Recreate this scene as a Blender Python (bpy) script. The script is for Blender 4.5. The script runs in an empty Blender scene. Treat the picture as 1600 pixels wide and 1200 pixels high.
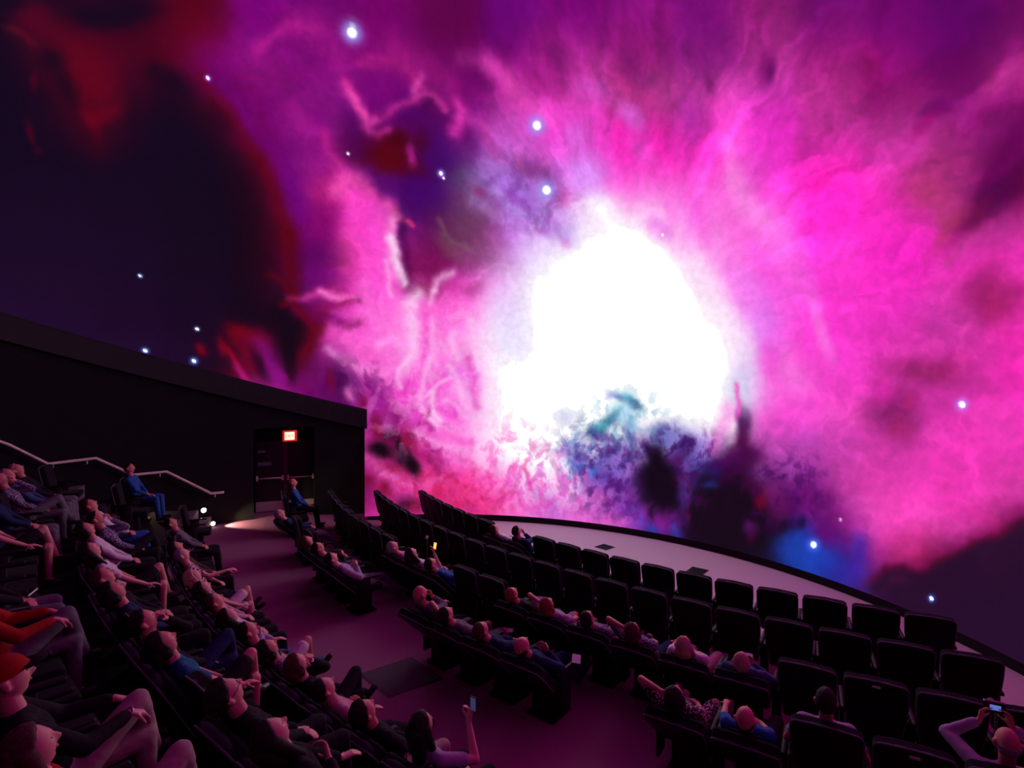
import bpy, bmesh, math, random
import numpy as np
from mathutils import Vector, Matrix, Euler
PI = math.pi
SCN = bpy.context.scene
COL = SCN.collection
random.seed(4)

# ------------------------------------------------------------------ camera, world, lights
FPX, PITCH, CAMH = 850.0, -0.009, 4.1
cd = bpy.data.cameras.new('camera'); cam = bpy.data.objects.new('camera', cd); COL.objects.link(cam)
cd.sensor_width = 36; cd.lens = FPX * 36 / 1600; cd.clip_start = .05; cd.clip_end = 200
cam.location = (0, 0, CAMH); cam.rotation_euler = (PI/2 + PITCH, 0, 0)
SCN.camera = cam
w = bpy.data.worlds.new('dark_world'); SCN.world = w; w.use_nodes = True
w.node_tree.nodes['Background'].inputs[0].default_value = (.01, .006, .012, 1)
w.node_tree.nodes['Background'].inputs[1].default_value = 0.05
SCN.view_settings.view_transform = 'Standard'; SCN.view_settings.look = 'None'
SCN.view_settings.exposure = 0.0; SCN.view_settings.gamma = 1; SCN.view_settings.use_curve_mapping = False
SCN.cycles.max_bounces = 5; SCN.cycles.diffuse_bounces = 3; SCN.cycles.sample_clamp_indirect = 4
CORE = 3.2          # how far the burnt-out white core of the show runs above display white
SCREEN_GAIN = 1.0

# step lights by the side stairs (the beam along the floor and the glow on the risers)
def spot(name, loc, target, power, angle, col, size=.03):
    l = bpy.data.lights.new(name, 'SPOT'); l.energy = power; l.spot_size = math.radians(angle); l.spot_blend = .6
    l.color = col; l.shadow_soft_size = size
    o = bpy.data.objects.new(name, l); COL.objects.link(o); o.location = loc
    o.rotation_euler = (Vector(target) - Vector(loc)).to_track_quat('-Z', 'Y').to_euler(); return o
spot('step_light_beam', (-7.80, 14.34, .46), (-6.7, 14.85, .16), 100, 84, (1, .76, .42))
spot('step_light_glow', (-8.95, 13.2, 1.2), (-8.25, 12.75, .88), 14, 80, (1, .72, .35))

# ------------------------------------------------------------------ layout
F = (12.63, 22.24)                  # all seat rows are arcs about this point
C = (-1.9, 6.84); ZC = 4.68; RD = 10.04   # dome centre and radius
AX = (.686, .728)                   # the way the audience looks
RW = 9.8                            # inner face of the cylindrical wall
KR = 8.99                           # kerb at the foot of the screen
ROWS = {'R1': (16.77, 3.897), 'R2': (17.957, 3.761), 'R3': (19.14, 3.925), 'R4': (20.3, 3.925)}
TIER = {'B1': .2, 'B2': .88, 'B3': 1.37, 'B4': 1.95}
def floor_z(r):
    return min(.2, max(0.0, .052 * (r - 16.9)))
def fp(th, r, z=0.0):
    return Vector((F[0] + r * math.cos(th), F[1] + r * math.sin(th), z))
def cp(az, r, z=0.0):
    a = math.radians(az); return Vector((C[0] + r * math.cos(a), C[1] + r * math.sin(a), z))
def top_z(x, y):                    # the dome is tilted: so is the wall's top edge
    return 4.68 - .29 * ((x - C[0]) * AX[0] + (y - C[1]) * AX[1])
def ray(u, v):                      # survey help: sight line of a point measured in the photograph
    x = (u - 800) / FPX; z = -(v - 600) / FPX; c, s = math.cos(PITCH), math.sin(PITCH)
    return Vector((x, c - z * s, s + z * c))
def on_z(u, v, z):
    d = ray(u, v); return d * ((z - CAMH) / d.z) + Vector((0, 0, CAMH))
def on_wall(u, v, r):
    d = ray(u, v); a = d.x**2 + d.y**2; b = -2 * (C[0]*d.x + C[1]*d.y); c = C[0]**2 + C[1]**2 - r*r
    t = (-b + math.sqrt(b*b - 4*a*c)) / 2 / a; return d * t + Vector((0, 0, CAMH))

# ------------------------------------------------------------------ materials
def mat(name, col, rough=.8, var=.15, scale=20, spec=.3, bump=0, metal=0, sheen=0):
    m = bpy.data.materials.new(name); m.use_nodes = True; nt = m.node_tree; b = nt.nodes['Principled BSDF']
    b.inputs['Roughness'].default_value = rough; b.inputs['Specular IOR Level'].default_value = spec
    b.inputs['Metallic'].default_value = metal; b.inputs['Sheen Weight'].default_value = sheen
    tc = nt.nodes.new('ShaderNodeTexCoord'); nz = nt.nodes.new('ShaderNodeTexNoise'); nz.inputs['Scale'].default_value = scale
    nz.inputs['Detail'].default_value = 4
    mx = nt.nodes.new('ShaderNodeMix'); mx.data_type = 'RGBA'
    mx.inputs[6].default_value = tuple(max(0, c * (1 - var)) for c in col[:3]) + (1,)
    mx.inputs[7].default_value = tuple(min(1, c * (1 + var)) for c in col[:3]) + (1,)
    nt.links.new(tc.outputs['Object'], nz.inputs['Vector']); nt.links.new(nz.outputs['Fac'], mx.inputs[0])
    nt.links.new(mx.outputs[2], b.inputs['Base Color'])
    if bump:
        bp = nt.nodes.new('ShaderNodeBump'); bp.inputs['Strength'].default_value = bump; bp.inputs['Distance'].default_value = .004
        nt.links.new(nz.outputs['Fac'], bp.inputs['Height']); nt.links.new(bp.outputs[0], b.inputs['Normal'])
    return m
def emis(name, col, strength):
    m = bpy.data.materials.new(name); m.use_nodes = True; b = m.node_tree.nodes['Principled BSDF']
    b.inputs['Base Color'].default_value = (.02, .02, .02, 1)
    b.inputs['Emission Color'].default_value = col + (1,); b.inputs['Emission Strength'].default_value = strength
    nz = m.node_tree.nodes.new('ShaderNodeTexNoise'); nz.inputs['Scale'].default_value = 3
    mr = m.node_tree.nodes.new('ShaderNodeMapRange'); mr.inputs[3].default_value = strength * .92; mr.inputs[4].default_value = strength * 1.08
    m.node_tree.links.new(nz.outputs['Fac'], mr.inputs[0]); m.node_tree.links.new(mr.outputs[0], b.inputs['Emission Strength'])
    return m
def pattern_mat(name, c1, c2, scale, kind='voronoi'):
    m = bpy.data.materials.new(name); m.use_nodes = True; nt = m.node_tree; b = nt.nodes['Principled BSDF']
    b.inputs['Roughness'].default_value = .85; b.inputs['Specular IOR Level'].default_value = .2
    tc = nt.nodes.new('ShaderNodeTexCoord')
    if kind == 'stripe':
        t = nt.nodes.new('ShaderNodeTexWave'); t.bands_direction = 'DIAGONAL'; t.inputs['Scale'].default_value = scale; out = t.outputs['Fac']
    else:
        t = nt.nodes.new('ShaderNodeTexVoronoi'); t.inputs['Scale'].default_value = scale; out = t.outputs['Distance']
    nt.links.new(tc.outputs['Object'], t.inputs['Vector'])
    rp = nt.nodes.new('ShaderNodeValToRGB'); rp.color_ramp.elements[0].color = c1 + (1,); rp.color_ramp.elements[1].color = c2 + (1,)
    rp.color_ramp.elements[0].position = .3; rp.color_ramp.elements[1].position = .5
    nt.links.new(out, rp.inputs[0]); nt.links.new(rp.outputs[0], b.inputs['Base Color']); return m

M = dict(
    wall=mat('black_wall_paint', (.012, .011, .014), .85, .3, 3, .15),
    fascia=mat('dark_fascia', (.02, .018, .026), .7, .25, 4, .3),
    floor=mat('carpet_pink_light_tint', (.36, .14, .25), .9, .12, 60, .15, .3),  # carpet tinted magenta to carry the pink light of the dome
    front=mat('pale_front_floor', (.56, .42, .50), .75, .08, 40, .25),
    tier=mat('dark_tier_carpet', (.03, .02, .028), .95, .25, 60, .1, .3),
    riser=mat('tier_riser_paint', (.03, .027, .033), .8, .2, 8, .2),
    kerb=mat('black_kerb', (.012, .01, .014), .7, .2, 10, .2),
    door=mat('dark_door_paint', (.02, .016, .02), .5, .2, 4, .4),
    metal=mat('brushed_metal', (.85, .75, .75), .5, .1, 30, .5, 0, .2),
    rail=mat('pale_rail_paint', (.92, .86, .74), .5, .08, 12, .5),
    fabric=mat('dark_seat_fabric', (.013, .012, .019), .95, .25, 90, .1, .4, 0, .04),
    lit_rim_tone=mat('seat_rim_painted_light', (.17, .14, .20), .8, .2, 60, .2),  # dome light grazing the seat-back edges, put in as a lighter colour
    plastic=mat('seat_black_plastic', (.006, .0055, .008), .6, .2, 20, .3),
    lit_top_tone=mat('seat_top_painted_light', (.062, .052, .085), .95, .2, 90, .1, .4, 0, .1),  # overhead dome light on the seat tops, put into a paler colour
    tagm=mat('pale_tag', (.8, .8, .75), .5, .05, 20, .4),
    grille=mat('dark_floor_grille', (.06, .05, .06), .6, .2, 30, .4),
    matm=mat('dark_rubber_mat', (.12, .10, .12), .9, .2, 40, .2, .3),
    paper=mat('white_paper', (.62, .62, .70), .7, .04, 10, .3),
    phone=mat('black_phone_case', (.01, .01, .012), .3, .1, 20, .5),
    eye=mat('eye_dark', (.12, .06, .05), .2, .1, 20, .6),
    lip=mat('lip_skin', (.50, .20, .18), .5, .1, 20, .3),
    shoe=mat('black_leather_shoe', (.015, .013, .015), .45, .2, 20, .5),
    watch=mat('steel_watch', (.7, .7, .75), .25, .05, 30, .7, 0, .9),
    glass=mat('dark_glasses', (.02, .02, .02), .25, .1, 20, .7),
)
SKIN = [mat('skin_light', (.78, .38, .33), .55, .08, 18, .35), mat('skin_ruddy', (.72, .28, .25), .55, .1, 18, .35), mat('skin_tan', (.50, .22, .17), .55, .1, 18, .35)]
HAIR = dict(dark=mat('hair_dark', (.02, .013, .013), .7, .5, 120, .3, .6), brown=mat('hair_brown', (.09, .04, .03), .7, .5, 120, .3, .6),
            blond=mat('hair_blond', (.50, .34, .24), .7, .3, 120, .3, .6), grey=mat('hair_grey', (.36, .33, .34), .7, .35, 120, .3, .6),
            red=mat('hair_ginger', (.30, .10, .05), .7, .4, 120, .3, .6))
CL = dict(black=mat('cloth_black', (.018, .017, .022), .9, .3, 30, .15), navy=mat('cloth_navy', (.02, .035, .10), .9, .25, 30, .15),
          blue=mat('cloth_blue', (.03, .12, .38), .9, .25, 30, .15), teal=mat('cloth_teal', (.02, .16, .24), .9, .2, 30, .15),
          denim=mat('cloth_denim', (.06, .10, .22), .9, .25, 40, .15), white=mat('cloth_white', (.70, .66, .70), .9, .1, 30, .15),
          lilac=mat('cloth_lilac', (.42, .34, .50), .9, .15, 30, .15), grey=mat('cloth_grey', (.16, .15, .18), .9, .2, 30, .15),
          pink=mat('cloth_pink', (.60, .32, .40), .9, .15, 30, .15), red=mat('cloth_red', (.40, .02, .02), .9, .2, 30, .15),
          khaki=mat('cloth_khaki', (.42, .33, .30), .9, .15, 30, .15), brown=mat('cloth_brown', (.10, .05, .04), .9, .2, 30, .15),
          floral=pattern_mat('cloth_floral', (.75, .62, .62), (.05, .02, .05), 45), check=pattern_mat('cloth_check', (.55, .5, .6), (.06, .05, .12), 60),
          stripe=pattern_mat('cloth_stripe', (.7, .5, .6), (.2, .03, .06), 18, 'stripe'))

# ------------------------------------------------------------------ mesh helpers
def tag(o, label=None, cat=None, group=None, kind=None):
    if label: o['label'] = label
    if cat: o['category'] = cat
    if group: o['group'] = group
    if kind: o['kind'] = kind
    return o
def link(name, me, parent=None, m=None):
    if m is not None and not len(me.materials): me.materials.append(m)
    o = bpy.data.objects.new(name, me); COL.objects.link(o)
    if parent is not None: o.parent = parent
    return o
def empty(name, loc, rz=0.0, **kw):
    o = bpy.data.objects.new(name, None); COL.objects.link(o); o.empty_display_size = .1
    o.location = loc; o.rotation_euler = (0, 0, rz); tag(o, **kw); return o
def pydata(name, vs, fs, smooth=False):
    me = bpy.data.meshes.new(name); me.from_pydata([tuple(v) for v in vs], [], fs); me.update()
    if smooth: me.shade_smooth()
    return me
def box_me(name, x0, x1, y0, y1, z0, z1, bev=0.0, seg=2, mtx=None, smooth=True):
    bm = bmesh.new(); bmesh.ops.create_cube(bm, size=1)
    for v in bm.verts: v.co = Vector(((x0+x1)/2 + v.co.x*(x1-x0), (y0+y1)/2 + v.co.y*(y1-y0), (z0+z1)/2 + v.co.z*(z1-z0)))
    if bev: bmesh.ops.bevel(bm, geom=bm.edges[:], offset=bev, segments=seg, affect='EDGES', profile=.6)
    if mtx: bm.transform(mtx)
    me = bpy.data.meshes.new(name); bm.to_mesh(me); bm.free()
    if bev and smooth: me.shade_smooth()
    return me
def tube_me(name, pts, r, seg=8, closed=False):
    pts = [Vector(p) for p in pts]; vs = []; fs = []; n = len(pts); up0 = None
    for i, p in enumerate(pts):
        a = pts[i-1] if (i > 0 or closed) else p; b = pts[(i+1) % n] if (i < n-1 or closed) else p
        d = (b - a).normalized()
        if up0 is None: up0 = d.orthogonal().normalized()
        up0 = (up0 - d * up0.dot(d)); up0 = up0.normalized() if up0.length > 1e-6 else d.orthogonal().normalized()
        s = d.cross(up0)
        for k in range(seg):
            t = 2*PI*k/seg; vs.append(p + (up0*math.cos(t) + s*math.sin(t)) * r)
    m = n if closed else n-1
    for i in range(m):
        for k in range(seg):
            a = i*seg+k; b = i*seg+(k+1) % seg; c = ((i+1) % n)*seg+(k+1) % seg; d = ((i+1) % n)*seg+k
            fs.append((a, b, c, d))
    if not closed: fs.append(tuple(range(seg))[::-1]); fs.append(tuple((n-1)*seg+k for k in range(seg)))
    return pydata(name, vs, fs, True)
def arc_wall(name, az0, az1, rin, rout, zb, zt, n=48):
    """a curved solid wall slice; zb, zt are numbers or functions of (x, y)"""
    f = lambda q, x, y: q(x, y) if callable(q) else q
    vs = []; fs = []
    for i in range(n+1):
        a = az0 + (az1-az0)*i/n
        for r in (rin, rout):
            p = cp(a, r); vs.append((p.x, p.y, f(zb, p.x, p.y))); vs.append((p.x, p.y, f(zt, p.x, p.y)))
    for i in range(n):
        a = i*4; b = a+4
        fs += [(a, b, b+1, a+1), (a+2, a+3, b+3, b+2), (a+1, b+1, b+3, a+3), (a, a+2, b+2, b)]
    fs += [(0, 1, 3, 2), (n*4, n*4+2, n*4+3, n*4+1)]
    return pydata(name, vs, fs)
def fan_slab(name, th0, th1, r0, r1, ztop, zbot, n=60):
    vs = []; fs = []
    for i in range(n+1):
        t = math.radians(th0 + (th1-th0)*i/n)
        for r in (r0, r1):
            vs.append(fp(t, r, ztop)); vs.append(fp(t, r, zbot))
    for i in range(n):
        a = i*4; b = a+4
        fs += [(a, b, b+2, a+2), (a, a+1, b+1, b), (a+2, b+2, b+3, a+3), (a+1, a+3, b+3, b+1)]
    fs += [(0, 2, 3, 1), (n*4, n*4+1, n*4+3, n*4+2)]
    return pydata(name, vs, fs)

# ------------------------------------------------------------------ the show on the dome
def perlin(x,y,seed):
    rng=np.random.RandomState(seed);N=256
    ang=rng.rand(N,N)*2*np.pi; gx,gy=np.cos(ang),np.sin(ang)
    xi=np.floor(x).astype(int);yi=np.floor(y).astype(int);xf=x-xi;yf=y-yi
    u=xf*xf*xf*(xf*(xf*6-15)+10);v=yf*yf*yf*(yf*(yf*6-15)+10)
    def g(i,j):
        a=(xi+i)%N;b=(yi+j)%N
        return gx[a,b]*(xf-i)+gy[a,b]*(yf-j)
    return ((g(0,0)*(1-u)+g(1,0)*u)*(1-v)+(g(0,1)*(1-u)+g(1,1)*u)*v)*1.5
def fbm(x,y,seed,o=5,g=.55):
    s=0;a=1;t=0
    for i in range(o):
        s=s+a*perlin(x,y,seed+i);t+=a*a;x=x*2.03+7.1;y=y*2.03+3.7;a*=g
    return s/np.sqrt(t)
def ridged(x,y,seed,o=4):
    s=0;a=1;t=0
    for i in range(o):
        s=s+a*(1-np.abs(perlin(x,y,seed+i))*2.2);t+=a;x=x*2.1+3.3;y=y*2.1+5.1;a*=.55
    return s/t
def seg_dist(x,y,p,q):
    dx,dy=q[0]-p[0],q[1]-p[1];t=np.clip(((x-p[0])*dx+(y-p[1])*dy)/(dx*dx+dy*dy+1e-12),0,1)
    return (x-p[0]-t*dx)**2+(y-p[1]-t*dy)**2
def paint(a,b,BASE,BLOBS,STROKES,STARS,MOTTLE):
    """chart coords -> linear emission rgb. BASE rows (a,b,r,g,b); BLOBS (a,b,m00,m01,m10,m11,r,g,b,alpha)"""
    n=len(a)
    w1=fbm(a*1.1,b*1.1,11,5);w2=fbm(a*1.1+40,b*1.1+9,31,5)
    f1=fbm(a*4.5,b*4.5,51,4);f2=fbm(a*4.5+20,b*4.5+9,71,4)
    A=a+.10*w1+.03*f1;B=b+.10*w2+.03*f2
    base=np.array(BASE);num=np.zeros((n,3));den=np.full(n,1e-12)
    for r in base:
        w=np.exp(-((A-r[0])**2+(B-r[1])**2)/(2*.24**2))+3e-5/(1+((A-r[0])**2+(B-r[1])**2)**2)
        num+=w[:,None]*r[2:5];den+=w
    col=num/den[:,None]
    A2=a+.05*w1+.022*f1;B2=b+.05*w2+.022*f2
    def over(m,c):
        nonlocal col
        idx=m>.004
        col[idx]+= m[idx,None]*(np.array(c,float)-col[idx])
    def blob(q):
        dx=A2-q[0];dy=B2-q[1]
        k=(np.abs(dx)<4)&(np.abs(dy)<4)
        u=q[2]*dx+q[3]*dy;v=q[4]*dx+q[5]*dy
        d=u*u+v*v
        over(q[9]*np.where(k,np.exp(-(d*.55)**1.25),0),q[6:9])
    for q in BLOBS: blob(q)
    for wd,al,c,pts in STROKES:
        d=np.full(n,1e9)
        for p,q in zip(pts[:-1],pts[1:]): d=np.minimum(d,seg_dist(A2,B2,p,q))
        over(.78*al*np.exp(-d/(wd*wd)*.5),c)
    for q in MOTTLE:
        dx=a-q[0];dy=b-q[1];u=q[2]*dx+q[3]*dy;v=q[4]*dx+q[5]*dy
        nn=fbm(a*q[10]+.5*w1,b*q[10]*.8+.5*w2,int(q[11]),4,.6)
        over(q[9]*np.exp(-((u*u+v*v)*.6)**2)*np.clip(nn*2.0+.15,0,1),q[6:9])
    for q in BLOBS:
        if q[6]+q[7]+q[8]<33: blob(q)
    # fine wispy detail
    lum=(col@np.array([.5,.2,.3]))/255
    rd=ridged(A*1.25+w1*.8,B*.9,91,3)-.55
    ra=np.hypot(a-1.62,b+1.1);tt=np.arctan2(b+1.1,a-1.62)+.06*w2+.05*w1
    st=fbm(tt*8.5,ra*.5+.15*w1,151,4,.62)
    fine=fbm(A*5,B*5,121,4)
    amp=np.clip((lum-.12)*3,0,1)*np.clip((1.02-lum)*3,0,1)
    far=np.clip((ra-1.2)/1.5,0,1)*np.clip((tt+.25)*1.3,0,1)*np.clip((2.6-tt)*1.5,0,1)
    fac=1+amp*(.10*rd*(1-.6*far)+.05*fine+.2*st*far)
    col=col*fac[:,None]
    pos=np.clip(amp*(rd*.6*(1-.75*far)+.4*st*far),0,1)
    col=col+pos[:,None]*np.array([30,50,40])*lum[:,None]
    for s in STARS:
        d=np.sqrt((a-s[0])**2+(b-s[1])**2)/s[2]
        over(.95*np.exp(-(d/1.3)**2.5),s[3]);over(np.clip((.78-d)/.35,0,1),(255,255,255))
    col=np.clip(col,0,255)/255
    lin=np.where(col<.04045,col/12.92,((col+.055)/1.055)**2.4)
    return lin
CH_C=np.array([0.1892430278884462, 0.9327987374888239, 0.3067141857411694]);CH_R=np.array([0.9800347829008174, -0.19882611575079323, 0.0]);CH_U=np.array([-0.060982790196584036, -0.3005905704354479, 0.9518016643529948]);CH_S=5.18831551687096
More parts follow.
